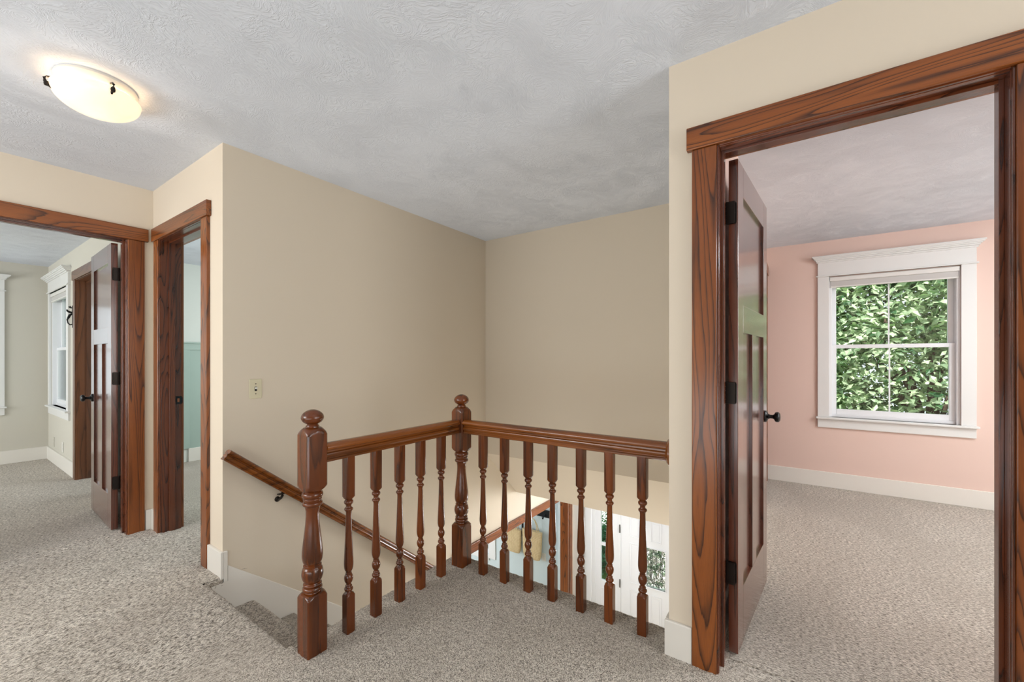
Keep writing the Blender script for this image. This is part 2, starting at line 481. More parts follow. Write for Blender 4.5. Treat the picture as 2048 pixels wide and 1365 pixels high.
def carpet_patch(x0, x1, y0, y1, step, z=0.0):
    nx = max(2, int((x1 - x0) / step) + 1); ny = max(2, int((y1 - y0) / step) + 1)
    X, Y = np.meshgrid(np.linspace(x0, x1, nx), np.linspace(y0, y1, ny), indexing='ij')
    Z = z + pile(X, Y)
    CV.append(np.stack([X, Y, Z], -1).reshape(-1, 3)); CQ.append(gridfaces(nx, ny, CB[0])); CB[0] += nx * ny
def carpet_profile(p0, p1, prof, step=0.004, seed=0):
    """prof: list of (out, z) ; swept from p0 to p1, 'out' is to the left of the travel direction"""
    p0 = np.array(p0); p1 = np.array(p1); L = np.linalg.norm(p1 - p0); d = (p1 - p0) / L; nrm = np.array([-d[1], d[0]])
    pr = []
    for (a, b) in zip(prof[:-1], prof[1:]):
        a = np.array(a); b = np.array(b); k = max(1, int(np.linalg.norm(b - a) / step))
        for i in range(k): pr.append(a + (b - a) * i / k)
    pr.append(np.array(prof[-1])); pr = np.array(pr)
    tan = np.gradient(pr, axis=0); tan /= np.linalg.norm(tan, axis=1)[:, None]
    nn = np.stack([-tan[:, 1], tan[:, 0]], 1)      # profile normal
    if nn[0, 1] < 0: nn = -nn
    arc = np.concatenate([[0], np.cumsum(np.linalg.norm(np.diff(pr, axis=0), axis=1))])
    ns = max(2, int(L / step) + 1); s = np.linspace(0, L, ns)
    SS, AA = np.meshgrid(s, arc, indexing='ij')
    h = (vnoise(SS / 0.0085, AA / 0.0085, 7 + seed) * 0.6 + vnoise(SS / 0.0045, AA / 0.0045, 8 + seed) * 0.4) * 0.0075 - 0.006
    O = pr[None, :, 0] + nn[None, :, 0] * h; Z = pr[None, :, 1] + nn[None, :, 1] * h
    X = p0[0] + d[0] * SS + nrm[0] * O; Y = p0[1] + d[1] * SS + nrm[1] * O
    CV.append(np.stack([X, Y, Z], -1).reshape(-1, 3)); CQ.append(gridfaces(ns, len(arc), CB[0])); CB[0] += ns * len(arc)
def carpet_flush(name, mat):
    v = np.concatenate(CV); q = np.concatenate(CQ); CV.clear(); CQ.clear(); CB[0] = 0
    o = bpy.data.objects.new(name, np_mesh(name, v, q, [mat])); COL.objects.link(o)
    return o

# ------------------------------------------------------------------ key planes
XA, YB, XL = -3.85, 0.985, -2.66          # door wall of the grey room, door wall of the green room, stair wall
YR, XC, YBK = 1.79, -0.445, 3.358         # pink door wall, its corner, back wall of the stairwell
CE, CR = 2.44, 2.352                      # hall ceiling, room ceilings
FL = -2.745                               # lower floor
YF = 5.38                                 # front facade, lower storey
TH = 0.115
EX, EY, NY = -1.785, 1.965, 0.915         # floor edge beside stairs, floor edge at back, top nosing

# ------------------------------------------------------------------ floors
def quarter(r, drop, n=6):
    pr = [(-r - 0.004, 0.0)]
    for i in range(n + 1):
        a = math.pi / 2 * i / n
        pr.append((-r + r * math.sin(a), -r + r * math.cos(a)))
    pr.append((0, -drop))
    return pr
r_ = 0.028
carpet_patch(-3.97, EX + r_, -0.2, NY - r_, 0.0048)
carpet_patch(EX + .003, EX + r_ + .003, NY - r_ - .003, NY + .001, 0.0042)
carpet_patch(-3.97, XL + .004, NY - r_, 1.11, 0.0048)
carpet_patch(EX + r_, 0.6, -0.2, NY - r_, 0.0048)
carpet_patch(EX + r_, XC, NY - r_, EY - r_, 0.0045)
carpet_patch(XC, 0.6, NY - r_, YR + 0.12, 0.0048)
carpet_profile((XL, NY), (EX + 0.006, NY), quarter(r_, 0.20), 0.0045, 0)      # top nosing over the stairs
carpet_profile((EX, NY - 0.004), (EX, EY + 0.004), quarter(r_, 0.30), 0.0045, 1)  # left edge
carpet_profile((EX - 0.004, EY), (XC, EY), quarter(r_, 0.17), 0.0045, 2)      # back edge
carpet_profile((XL + .014, YB - .002), (XL + .014, .90), quarter(.02, .045), 0.0045, 3)
floor = struct(carpet_flush('floor', CARPET), 'greige carpet of the upstairs hall and landing', 'floor')
mb = MB()
mb.box(-3.97, 2.4, -2.2, -0.2, -0.02, 0.0)
mb.box(0.6, 2.4, -0.2, YR + .12, -0.02, 0.0)
o = mb.build('carpet', [CARPET], floor)
mb = MB(); mb.box(-3.97, 2.4, -2.2, NY - .03, -0.28, -0.022); mb.box(EX + .03, 2.4, NY - .03, YR + .12, -0.28, -0.022); mb.box(EX + .03, XC, YR + .12, EY - .03, -0.28, -0.022)
mb.box(-3.97, XL - .01, NY - .03, 1.10, -.28, -.022)
mb.build('subfloor', [FOYW], floor)
# carpet piece reaching into door B
mb = MB(); mb.box(-3.97, -2.68, NY - .04, 1.12, -0.02, -0.012); mb.build('carpet', [CARPET], floor)

mb = MB(); mb.box(-0.30, 3.2, YR + .11, 5.05, -0.28, 0.0)
struct(mb.build('floor', [CARPETW]), 'light carpet of the pink bedroom', 'floor')
mb = MB(); mb.box(-7.7, -3.96, -3.1, 1.05, -0.28, 0.0)
struct(mb.build('floor', [CARPETW]), 'light carpet of the grey bedroom', 'floor')
mb = MB(); mb.box(-6.08, -2.70, 1.10, 3.5, -0.28, 0.0)
struct(mb.build('floor', [CARPETW]), 'light carpet of the room with green wainscot', 'floor')
mb = MB(); mb.box(-7.0, 1.0, 0.8, 5.6, FL - 0.1, FL)
struct(mb.build('floor', [plain('lower_hall_floor', srgb(196, 182, 160), 0.5)]), 'lower floor below the stairs', 'floor')

# ------------------------------------------------------------------ ceilings
mb = MB(); mb.box(XA - .115, 2.4, -2.2, YBK + .12, CE, CE + .12)
struct(mb.build('ceiling', [CEIL]), 'brush-textured white hall ceiling', 'ceiling')
for nm, b in (('light ceiling of the pink bedroom', (-0.30, 3.2, YR + TH, 5.06)), ('light ceiling of the grey bedroom', (-7.7, XA - TH, -3.1, 0.935)), ('ceiling of the room with green wainscot', (-6.08, XL - TH, 1.10, 3.5))):
    mb = MB(); mb.box(b[0], b[1], b[2], b[3], CR, CE)
    struct(mb.build('ceiling', [CEIL]), nm, 'ceiling')
mb = MB(); mb.box(-7.0, 1.0, 3.93, 5.6, -0.305, -0.29); mb.box(-7.0, XL - TH, 1.2, 3.93, -0.305, -0.29)
struct(mb.build('ceiling', [CEIL]), 'ceiling of the lower hall', 'ceiling')

# ------------------------------------------------------------------ walls
slab('wall_right', (XC, 2.4, YR, YR + TH, 0, CE), [(-0.262, 0.504, -1, 2.058)], {'-y': CREAM, '+y': PINK, '-x': TAN}, CREAM, 'cream wall holding the pink room doorway')
slab('wall_stair_right', (XC, -0.28, YR + TH, 5.05, -2.745, CE), [], {'-x': TAN, '+x': PINK}, TAN, 'wall between stairwell and pink room')
# pink room
PW = (0.235, 1.105, 0.67, 2.0)
slab('wall_far', (-0.28, 3.2, 4.96, 5.10, -0.3, CE), [PW], {'-y': PINK}, PINK, 'pink bedroom wall with the window')
slab('wall_east', (3.2, 3.3, 1.79, 5.1, -0.3, CE), [], {'-x': PINK}, PINK, 'pink bedroom side wall')
# stairwell left
slab('wall_left', (XL - TH, XL, YB + TH, YF, FL, CE), [(2.95, 5.22, FL, -0.69)], {'+x': TAN, '-x': BLUEW}, TAN, 'long beige wall along the stairs')
slab('wall_hall_left', (XA - TH, XA, -2.2, YB, 0, CE), [(0.081, 0.843, -1, 2.058)], {'+x': CREAM, '-x': GREY}, CREAM, 'cream wall holding the grey room doorway')
slab('wall_hall_back', (XA - TH, XL, YB, YB + TH, -.04, CE), [(-3.686, -2.924, -1, 2.058)], {'-y': CREAM, '+y': GREENW, '+x': TAN}, CREAM, 'cream wall holding the green room doorway')
mb = MB(); mb.box(XL - .1, XL, .89, YB + TH, FL, -.04)
struct(mb.build('wall_left', [TAN]), 'wall below the hall floor beside the first steps', 'wall')
# back wall with sloped soffit
mb = MB()
mb.prism([(YBK, CE), (YBK, .25), (3.93, -.305), (4.1, -.305), (YBK + .12, .32), (YBK + .12, CE)], 'X', XL, XC)
struct(mb.build('wall_back', [TAN]), 'beige back wall of the stairwell with sloped soffit', 'wall')
# hall behind the camera
slab('wall_south', (XA - TH, 2.5, -2.3, -2.2, 0, CE), [], {}, CREAM, 'hall wall behind the viewer')
slab('wall_hall_east', (2.4, 2.5, -2.2, YR + TH, 0, CE), [], {}, CREAM, 'hall end wall')
# below landing
mb = MB(); mb.box(EX + .03, EX + .11, NY + .0, EY - .03, FL, -0.285); struct(mb.build('wall_stair_side', [TAN]), 'wall under the landing beside the stairs', 'wall')
mb = MB(); mb.box(EX + .11, XC, EY - .11, EY - .03, FL, -0.285); struct(mb.build('wall_under_landing', [TAN]), 'wall under the landing', 'wall')
# grey room
GSW = (-7.37, -6.40, 0.67, 2.0)
slab('wall_grey_side', (-7.7, XA - TH, 0.935, 1.10, -.02, CE), [GSW, (-5.996, -5.234, -1, 2.02)], {'-y': GREY, '+y': GREENW}, GREY, 'pale wall of the grey bedroom with window and doorway')
GFW = (-0.37, 0.505, 0.67, 2.0)
slab('wall_grey_far', (-7.7, -7.58, -3.1, 0.935, -.02, CE), [GFW], {'+x': GREY}, GREY, 'far wall of the grey bedroom')
slab('wall_grey_south', (-7.7, XA - TH, -3.2, -3.1, 0, CE), [], {}, GREY, 'near wall of the grey bedroom')
# green room
slab('wall_green_far', (-6.08, -5.965, 1.10, 3.5, -.02, CE), [], {'+x': GREENW}, GREENW, 'far wall of the room with green wainscot')
slab('wall_green_north', (-6.08, XL - TH, 3.4, 3.5, 0, CE), [], {}, GREENW, 'end wall of the room with green wainscot')
# lower storey
slab('wall_front', (-7.0, 1.0, YF, YF + .14, FL, -.29), [(-5.1, -4.18, FL + .75, -.80), (-2.37, -1.0, FL, -.70)], {'-y': BLUEW}, BLUEW, 'light blue wall of the lower room')
mb = MB(); mb.box(XL, -2.372, YF - .012, YF - .0005, FL, -.305); mb.box(-2.372, -.445, YF - .012, YF - .0005, -.70, -.305); mb.box(-1.0, -.445, YF - .012, YF - .0005, FL, -.70)
struct(mb.build('wall_front', [FOYW]), 'white foyer wall around the front door', 'wall')
mb = MB(); mb.box(-7.1, -7.0, 1.2, 5.6, FL, -.29); mb.box(-7.0, XL - TH, 1.1, 1.2, FL, -.29); mb.box(-.28, 1.0, 5.1, 5.38, FL, -.29)
struct(mb.build('wall_lower', [BLUEW]), 'far walls of the lower room', 'wall')

# ------------------------------------------------------------------ baseboards
def bb(name, boxes, mat=OFFW, label=None):
    mb = MB()
    for b in boxes: mb.box(*b)
    return struct(mb.build(name, [mat], bevel=0.003), label, 'baseboard')
bb('baseboard_right', [(XC - .015, -.354, YR - .015, YR, -.01, .14), (.595, 2.4, YR - .015, YR, -.01, .14), (XC - .015, XC, YR, EY - .02, -.02, .14)], label='white baseboard at the wall end by the pink room doorway')
bb('baseboard_corner', [(-2.835, XL + .015, YB - .015, YB, -.01, .14), (XL, XL + .015, YB, YB + .02, -.03, .14)], label='white baseboard wrapping the corner at the top of the stairs')
bb('baseboard_left', [(-3.85, -3.835, .94, .97, -.01, .14), (-3.85, -3.775, .97, .985, -.01, .14)], label='short baseboard between the two left doorways')
bb('baseboard_pink', [(-.28, 3.2, 4.945, 4.96, 0, .145), (-.28, -.265, 1.905, 4.05, 0, .145)], label='baseboard of the pink bedroom')
bb('baseboard_grey', [(-7.58, -7.565, -3.1, .935, 0, .152), (-7.565, -6.09, .92, .935, 0, .152), (-5.14, -3.965, .92, .935, 0, .152)], label='baseboard of the grey bedroom')
bb('baseboard_green', [(-5.965, -5.945, 1.85, 3.4, 0, .158)], label='baseboard below the green wainscot')
# skirt board along the stairs
mb = MB()
def skz(y): return 0.057 - 0.82 * (y - 1.006)
mb.prism([(.895, -.36), (.895, -.03), (YB + .0215, -.03), (YB + .0215, skz(YB + .02)), (2.95, skz(2.95)), (2.95, skz(2.95) - .42), (1.25, skz(1.25) - .42)], 'X', XL, XL + .012)
struct(mb.build('trim_1', [OFFW], bevel=0.002), 'sloping white skirt board along the stairs', 'trim')

# ------------------------------------------------------------------ staircase
st = tag(empty('staircase', (-2.2, 0.9, FL)), 'carpeted flight of stairs going down beside the beige wall', 'stairs')
RISE, RUN = 2.745 / 14, 0.238
for i in range(1, 14):
    z = -RISE * i; y1 = NY + RUN * i; y0 = y1 - RUN - 0.03
    if i <= 4:
        rr = 0.024
        n = 6
        prof = [(-RUN - .02, 0)] + [(-rr + rr * math.sin(math.pi / 2 * k / n), -rr + rr * math.cos(math.pi / 2 * k / n)) for k in range(n + 1)] + [(-.012, -.05), (-.022, -RISE)]
        carpet_profile((XL + .013, y1), (EX + .018, y1), prof, 0.006, i)
        CV[-1][:, 2] += z
        s = carpet_flush('step', CARPET)
    else:
        mb = MB(); mb.box(XL + .013, EX + .02, y0, y1, z - .04, z); mb.box(XL + .013, EX + .02, y1 - .04, y1 - .02, z - RISE, z - .04)
        s = mb.build('step', [CARPET], bevel=.01)
    s.parent = st; s.matrix_parent_inverse = Matrix.Translation((2.2, -0.9, -FL))
mb = MB()
mb.prism([(NY + .0, -.35), (NY, -.6), (NY + RUN * 13, FL), (NY + RUN * 13 + .1, FL), (NY + RUN, -RISE - .30)], 'X', XL + .02, EX + .02)
s = mb.build('carriage', [FOYW]); s.parent = st; s.matrix_parent_inverse = Matrix.Translation((2.2, -0.9, -FL))

# ------------------------------------------------------------------ railing
def turned(half, prof, cx, cy, seg=48, z_extra=None):
    """post: each ring is the smaller of a square and a circle, the way a square post is turned on a lathe.
    prof: (z, radius); radius > half*1.414 leaves the full square"""
    rings = []
    for z, r in prof:
        ring = []
        for k in range(seg):
            a = 2 * math.pi * (k + 0.5) / seg
            c, s = abs(math.cos(a)), abs(math.sin(a))
            q = half / max(c, s)
            rr = min(q, r)
            ring.append((cx + rr * math.cos(a), cy + rr * math.sin(a), z))
        rings.append(ring)
    return rings
def torus_prof(z, r, h, n=8, inner=None):
    """bead of height h and outer radius r centred at z (from top to bottom)"""
    inner = inner if inner is not None else r - h / 2
    out = []
    for i in range(n + 1):
        a = math.pi * i / n
        out.append((z + math.cos(a) * h / 2, inner + math.sin(a) * (r - inner)))
    return out
def curve(pts, n=8):
    """smooth interpolation through (z, r) points"""
    out = []
    for i in range(len(pts) - 1):
        p0 = pts[max(i - 1, 0)]; p1 = pts[i]; p2 = pts[i + 1]; p3 = pts[min(i + 2, len(pts) - 1)]
        for k in range(n):
            t = k / n
            out.append(tuple(0.5 * ((2 * p1[j]) + (-p0[j] + p2[j]) * t + (2 * p0[j] - 5 * p1[j] + 4 * p2[j] - p3[j]) * t * t + (-p0[j] + 3 * p1[j] - 3 * p2[j] + p3[j]) * t ** 3) for j in (0, 1)))
    out.append(pts[-1])
    return out
NH = 0.0435
def newel_prof():
    D = NH * 1.4143
    p = [(-0.04, D), (0.226, D)]
    p += [(0.230, 0.0600), (0.236, 0.054), (0.242, 0.047), (0.246, 0.040)]
    p += [(0.248, 0.031), (0.252, 0.030)]
    lst = torus_prof(0.2635, 0.0390, 0.020, inner=0.031)[::-1] + torus_prof(0.2805, 0.0365, 0.012, inner=0.032)[::-1] + [(0.289, 0.031)]
    p += lst
    p += curve([(0.293, 0.0330), (0.303, 0.0385), (0.322, 0.0425), (0.342, 0.0400), (0.352, 0.0355)], 6)
    p += [(0.354, 0.0345), (0.356, 0.0355), (0.360, 0.0355), (0.363, 0.031)]
    p += curve([(0.366, 0.0310), (0.376, 0.0370), (0.395, 0.0405), (0.425, 0.0400), (0.480, 0.0340), (0.540, 0.0275), (0.582, 0.0260), (0.603, 0.0295)], 7)
    p += [(0.606, 0.031)]
    p += torus_prof(0.618, 0.0395, 0.018, inner=0.033)[::-1] + [(0.629, 0.034)]
    p += torus_prof(0.637, 0.0365, 0.008, inner=0.034)[::-1]
    p += torus_prof(0.655, 0.0415, 0.024, inner=0.034)[::-1] + [(0.668, 0.034), (0.671, 0.036)]
    p += [(0.676, 0.044), (0.684, 0.052), (0.692, 0.0585), (0.696, D), (0.903, D)]
    p += [(0.907, 0.0600), (0.918, 0.052), (0.930, 0.041), (0.936, 0.034), (0.937, 0.027), (0.941, 0.0265)]
    return p
def finial_prof():
    p = [(0.938, 0.022), (0.942, 0.0255), (0.946, 0.024), (0.948, 0.0205), (0.951, 0.0215)]
    p += curve([(0.953, 0.027), (0.961, 0.0375), (0.976, 0.0445), (0.992, 0.0395), (1.004, 0.026), (1.010, 0.011), (1.011, 0.001)], 6)
    return p
BH = 0.0205
def baluster_prof():
    D = BH * 1.4143
    p = [(-0.03, D), (0.160, D), (0.163, 0.0275), (0.170, 0.022), (0.176, 0.0145), (0.180, 0.0125)]
    p += torus_prof(0.190, 0.0190, 0.016, inner=0.0135)[::-1] + [(0.200, 0.0125)] + torus_prof(0.2045, 0.0145, 0.005, inner=0.012)[::-1] + [(0.209, 0.0105), (0.213, 0.0105)]
    p += curve([(0.216, 0.0120), (0.226, 0.0172), (0.240, 0.0195), (0.252, 0.0165), (0.257, 0.0130)], 5)
    p += [(0.259, 0.0135), (0.262, 0.0135), (0.264, 0.0115)]
    p += curve([(0.268, 0.0125), (0.280, 0.0178), (0.300, 0.0202), (0.335, 0.0192), (0.400, 0.0162), (0.470, 0.0138), (0.525, 0.0122), (0.538, 0.0130)], 6)
    p += [(0.540, 0.0145)] + torus_prof(0.5485, 0.0190, 0.013, inner=0.0145)[::-1] + [(0.558, 0.012), (0.564, 0.0115), (0.568, 0.013)]
    p += torus_prof(0.580, 0.0200, 0.018, inner=0.0140)[::-1]
    p += [(0.590, 0.0135), (0.594, 0.0165), (0.600, 0.0225), (0.606, D), (0.790, D)]
    return p
RX, RY = -1.665, 1.858
N1 = (-1.680, 0.952); N2 = (-1.660, 1.864)
rail_root = tag(empty('stair_railing', (RX, RY, 0)), 'varnished brown wood balustrade with turned balusters around the open stairwell', 'railing')
def par(o, root):
    o.parent = root; o.matrix_parent_inverse = root.matrix_basis.inverted(); return o
for n_ in (N1, N2):
    mb = MB(); mb.loops(turned(NH, newel_prof(), *n_))
    nw = par(mb.build('newel_post', [TURN], smooth=True), rail_root)
    mb = MB(); mb.lathe([(r, z) for z, r in finial_prof()], n_[0], n_[1], 40)
    fi = mb.build('finial', [TURN], smooth=True); fi.parent = nw
mb = MB(); mb.loops(turned(BH, baluster_prof(), 0, 0, 40))
bal = mb.build('baluster', [TURN], smooth=True)
spots = [(RX, y) for y in (1.112, 1.259, 1.402, 1.542, 1.698)] + [(x, 1.852) for x in (-1.485, -1.334, -1.179, -1.033, -0.874, -0.728, -0.574)]
for i, (x, y) in enumerate(spots):
    o = bal if i == 0 else bal.copy()
    if i: COL.objects.link(o)
    o.location = (x, y, 0); par(o, rail_root)
# rail cross-section: half outline (offset, height) from bottom to top
RP = [(0.0, 0.0), (0.020, 0.0), (0.024, 0.004), (0.024, 0.010), (0.019, 0.014), (0.019, 0.017), (0.0235, 0.021), (0.0265, 0.029), (0.0245, 0.036),
      (0.017, 0.040), (0.0165, 0.047), (0.022, 0.050), (0.0305, 0.053), (0.033, 0.060), (0.0305, 0.068), (0.022, 0.075), (0.010, 0.079), (0.0, 0.080)]
def rail_outline():
    return [(a, b) for a, b in RP[1:]] + [(-a, b) for a, b in reversed(RP[1:-1])]
ro = rail_outline()
mb = MB(); mb.loops([[(RX + a, y, 0.785 + b) for a, b in ro] for y in (N1[1] + NH - .003, N2[1] - NH + .003)])
par(mb.build('rail', [RAILW['Y']], smooth=True), rail_root)
mb = MB(); mb.loops([[(x, 1.855 + a, 0.785 + b) for a, b in ro] for x in (N2[0] + NH - .003, XC - .018)])
par(mb.build('rail', [RAILW['X']], smooth=True), rail_root)
mb = MB(); mb.lathe([(0.001, 0.0), (0.066, 0.0), (0.066, -0.008), (0.058, -0.013), (0.054, -0.018), (0.001, -0.018)], XC, 1.855, 40, axis='X', cz=0.823)
par(mb.build('rosette', [RAILW['Z']], smooth=True), rail_root)

# wall handrail
hr = tag(empty('wall_handrail', (-2.6, .96, .7)), 'sloping varnished wood handrail fixed to the beige stair wall', 'handrail')
sl = math.atan(0.822)
ay = Vector((0, math.cos(sl), -math.sin(sl))); an = Vector((0, math.sin(sl), math.cos(sl)))
H0 = Vector((-2.595, 0.957, 0.672))
rings = []
for t in (0, 2.35):
    c0 = H0 + ay * t
    rings.append([tuple(c0 + Vector((a * .85, 0, 0)) + an * (b * 0.78)) for a, b in ro])
mb = MB(); mb.loops(rings)
par(mb.build('rail', [RAILW['Y']], smooth=True), hr)
for yy in (0.42, 1.9):
    c0 = H0 + ay * yy
    mb = MB()
    mb.tube([c0 + an * .001, c0 + Vector((-.002, .0, -.018)), c0 + Vector((-.02, .0, -.038)), c0 + Vector((-.045, 0, -.05)), c0 + Vector((-.062, 0, -.052))], [.009, .008, .0075, .0075, .008], 10)
    mb.box(c0.x - .012, c0.x + .012, c0.y - .028, c0.y + .028, c0.z - .008, c0.z - .003)
    mb.lathe([(0.001, 0.0), (0.017, 0.0), (0.016, 0.006), (0.010, 0.01), (0.001, 0.01)], XL, c0.y, 20, axis='X', cz=c0.z - .052)
    par(mb.build('bracket', [BRONZE], smooth=True), hr)

# ------------------------------------------------------------------ doorways
def hinge_mb(mb, x, y, z, dirx, diry, h=0.089):
    pass

def make_leaf(name, width, parent, loc, ang, mats, knob_side, face=-1, hinge=True):
    """door leaf in its own frame: x along the width from the hinge, y thickness 0..0.035, z height"""
    T = 0.035; H0_, H1_ = 0.012, 2.045
    b = empty(name, loc, (0, 0, ang)) if parent is None else None
    st_, top, mid0, mid1, bot = 0.105, 1.915, 1.335, 1.452, 0.250
    mb = MB()
    # stiles
    mb.box(0, st_, 0, T, H0_, H1_); mb.box(width - st_, width, 0, T, H0_, H1_)
    mb.m = 1
    mb.box(st_, width - st_, 0, T, top, H1_); mb.box(st_, width - st_, 0, T, mid0, mid1); mb.box(st_, width - st_, 0, T, H0_, bot)
    mb.m = 0
    cx = width / 2
    mb.box(cx - 0.05, cx + .05, 0, T, bot, mid0)
    leaf = mb.build('leaf', [mats['Z'], mats['X']], bevel=0.0015)
    leaf.location = loc; leaf.rotation_euler = (0, 0, ang); leaf.parent = parent
    def pn(x0, x1, z0, z1):
        m = MB(); m.box(x0 - .004, x1 + .004, 0.012, T - 0.012, z0 - .004, z1 + .004)
        p = m.build('panel', [mats['Z']]); p.parent = leaf
    pn(st_, width - st_, mid1, top); pn(st_, cx - .05, bot, mid0); pn(cx + .05, width - st_, bot, mid0)
    return leaf

def knob(leaf, x, z, ysign, T=0.035, mat=BLACKM):
    """round knob with rosette on one face, and on the other"""
    for s in (ysign, -ysign):
        y0 = T if s > 0 else 0.0
        mb = MB()
        prof = [(0.001, 0.0), (0.031, 0.0), (0.031, 0.006), (0.026, 0.011), (0.014, 0.016), (0.010, 0.024), (0.010, 0.036), (0.014, 0.042), (0.024, 0.047), (0.0275, 0.055), (0.026, 0.063), (0.018, 0.069), (0.001, 0.071)]
        mb.lathe([(r, y0 + s * t) for r, t in prof], x, 0, 24, axis='Y', cz=z)
        k = mb.build('knob', [mat], smooth=True); k.parent = leaf

def hinges(leaf, ysign, zs=(1.825, 1.083, 0.342), T=0.035, mat=BRONZE):
    """ysign gives the face on the swing side, where the barrel sits"""
    for z in zs:
        mb = MB()
        # leaf plate on the door's edge (x = 0 face) with rounded inner corners
        h = 0.0445
        yb = T if ysign > 0 else 0.0          # barrel side
        def Y(t): return yb - ysign * t
        out = [(Y(-.002), z - h), (Y(.022), z - h)] + [(Y(.022 + .008 * math.sin(a)), z - h + .008 - .008 * math.cos(a)) for a in (R(30), R(60), R(90))]
        out += [(Y(.022 + .008 * math.cos(a)), z + h - .008 + .008 * math.sin(a)) for a in (0, R(30), R(60), R(90))] + [(Y(-.002), z + h)]
        mb.prism(out, 'X', -.0022, .0)
        # knuckles
        for k in range(5):
            z0 = z - h + k * 2 * h / 5
            mb.lathe([(0.0062, z0 + .0008), (0.0062, z0 + 2 * h / 5 - .0008)], -.006, Y(-.006), 12)
        mb.lathe([(0.0045, z - h - .002), (0.0045, z + h + .003)], -.006, Y(-.006), 10)
        # jamb plate
        mb.box(-.016, -.010, Y(-.004), Y(.026), z - h, z + h)
        o = mb.build('hinge', [mat]); o.parent = leaf
        ms = MB()
        for dy, dz in ((.016, .032), (.022, 0), (.016, -.032)):
            ms.lathe([(0.0035, -.0022), (0.0035, -.0034), (0.001, -.0036)], 0, Y(dy), 10, axis='X', cz=z + dz)
        # screws belong to the hinge
        sc = ms.build('screw', [plain('screw_metal', srgb(120, 112, 104), .35, .5, .8)] if 'screw_metal' not in bpy.data.materials else [bpy.data.materials['screw_metal']]); sc.parent = o

def frame_x(root, x0, x1, yf, yb, top, mats=OAK, jm=None, room_side=True, ztop=2.148, stop_y=None, face=-1, hb=2.0575, over=.019):
    """door frame in a wall running along X. x0,x1: jamb faces; yf: hall wall face; yb: room wall face"""
    J = 0.018
    jm = jm or (OAKJ if mats is OAK else mats)
    s = 1 if yb > yf else -1
    for xa, sg in ((x0, -1), (x1, 1)):
        mb = MB(); mb.box(xa, xa + sg * .0068, yf, yb, -.01, top + .006); mb.box(xa + sg * .0015, xa + sg * .0068, yf - s * .011, yf, -.01, top + .004)
        mb.build('jamb', [jm['Z']], root, bevel=.001)
        mb = MB(); mb.box(xa + sg * .007, xa + sg * .097, yf - s * .018, yf, -.01, hb); mb.build('side_casing', [mats['Z']], root, bevel=.003)
        mb = MB(); mb.box(xa + sg * .007, xa + sg * .097, yb, yb + s * .018, -.01, hb); mb.build('side_casing', [mats['Z']], root, bevel=.003)
        if stop_y:
            mb = MB(); mb.box(xa - sg * .011, xa, stop_y[0], stop_y[1], -.005, top); mb.build('door_stop', [jm['Z']], root, bevel=.001)
    mb = MB(); mb.box(x0, x1, yf, yb, top, top + .006); mb.box(x0 + .0015, x1 - .0015, yf - s * .011, yf, top + .0015, top + .006); mb.build('head_jamb', [jm['X']], root, bevel=.001)
    mb = MB(); mb.box(x0 - .097 - over, x1 + .097 + over, yf - s * .026, yf, hb, ztop); mb.build('head_casing', [mats['X']], root, bevel=.003)
    mb = MB(); mb.box(x0 - .097 - over, x1 + .097 + over, yb, yb + s * .026, hb, ztop); mb.build('head_casing', [mats['X']], root, bevel=.003)
    if stop_y:
        mb = MB(); mb.box(x0 + .011, x1 - .011, stop_y[0], stop_y[1], top - .011, top); mb.build('door_stop', [jm['X']], root, bevel=.001)

def frame_y(root, y0, y1, xf, xb, top, mats=OAK, jm=None, ztop=2.148, stop=None, hb=2.0575, over=.02):
    s = 1 if xb > xf else -1; J = .018
    jm = jm or (OAKJ if mats is OAK else mats)
    for ya, sg in ((y0, -1), (y1, 1)):
        mb = MB(); mb.box(xf, xb, ya, ya + sg * .0068, -.01, top + .006); mb.box(xf - s * .011, xf, ya + sg * .0015, ya + sg * .0068, -.01, top + .004); mb.build('jamb', [jm['Z']], root, bevel=.001)
        mb = MB(); mb.box(xf - s * .018, xf, ya + sg * .007, ya + sg * .097, -.01, hb); mb.build('side_casing', [mats['Z']], root, bevel=.003)
        mb = MB(); mb.box(xb, xb + s * .018, ya + sg * .007, ya + sg * .097, -.01, hb); mb.build('side_casing', [mats['Z']], root, bevel=.003)
        if stop:
            mb = MB(); mb.box(stop[0], stop[1], ya - sg * .011, ya, -.005, top); mb.build('door_stop', [jm['Z']], root, bevel=.001)
    mb = MB(); mb.box(xf, xb, y0, y1, top, top + .006); mb.box(xf - s * .011, xf, y0 + .0015, y1 - .0015, top + .0015, top + .006); mb.build('head_jamb', [jm['Y']], root, bevel=.001)
    for xx, ss in ((xf, -s), (xb, s)):
        mb = MB(); mb.box(xx, xx + ss * .026, y0 - .097 - over, y1 + .097 + over, hb, ztop); mb.build('head_casing', [mats['Y']], root, bevel=.003)
    if stop:
        mb = MB(); mb.box(stop[0], stop[1], y0 + .011, y1 - .011, top - .011, top); mb.build('door_stop', [jm['Y']], root, bevel=.001)

# doorway to the pink room
d1 = struct(empty('door_1', (0, 0, 0)), 'wide-open oak panel door and frame to the pink bedroom', 'door')
frame_x(d1, -.256, .498, YR, YR + TH, 2.052, stop_y=(1.832, 1.868))
angP = math.atan2(2.631 - 1.917, -.145 + .205)
lp = make_leaf('leaf', .725, d1, (-.205, 1.920, 0), angP, OAKD, 1)
# leaf frame: x along door, y to the left of it (towards -X); visible face is y = 0
hinges(lp, 1); knob(lp, .662, .918, -1)
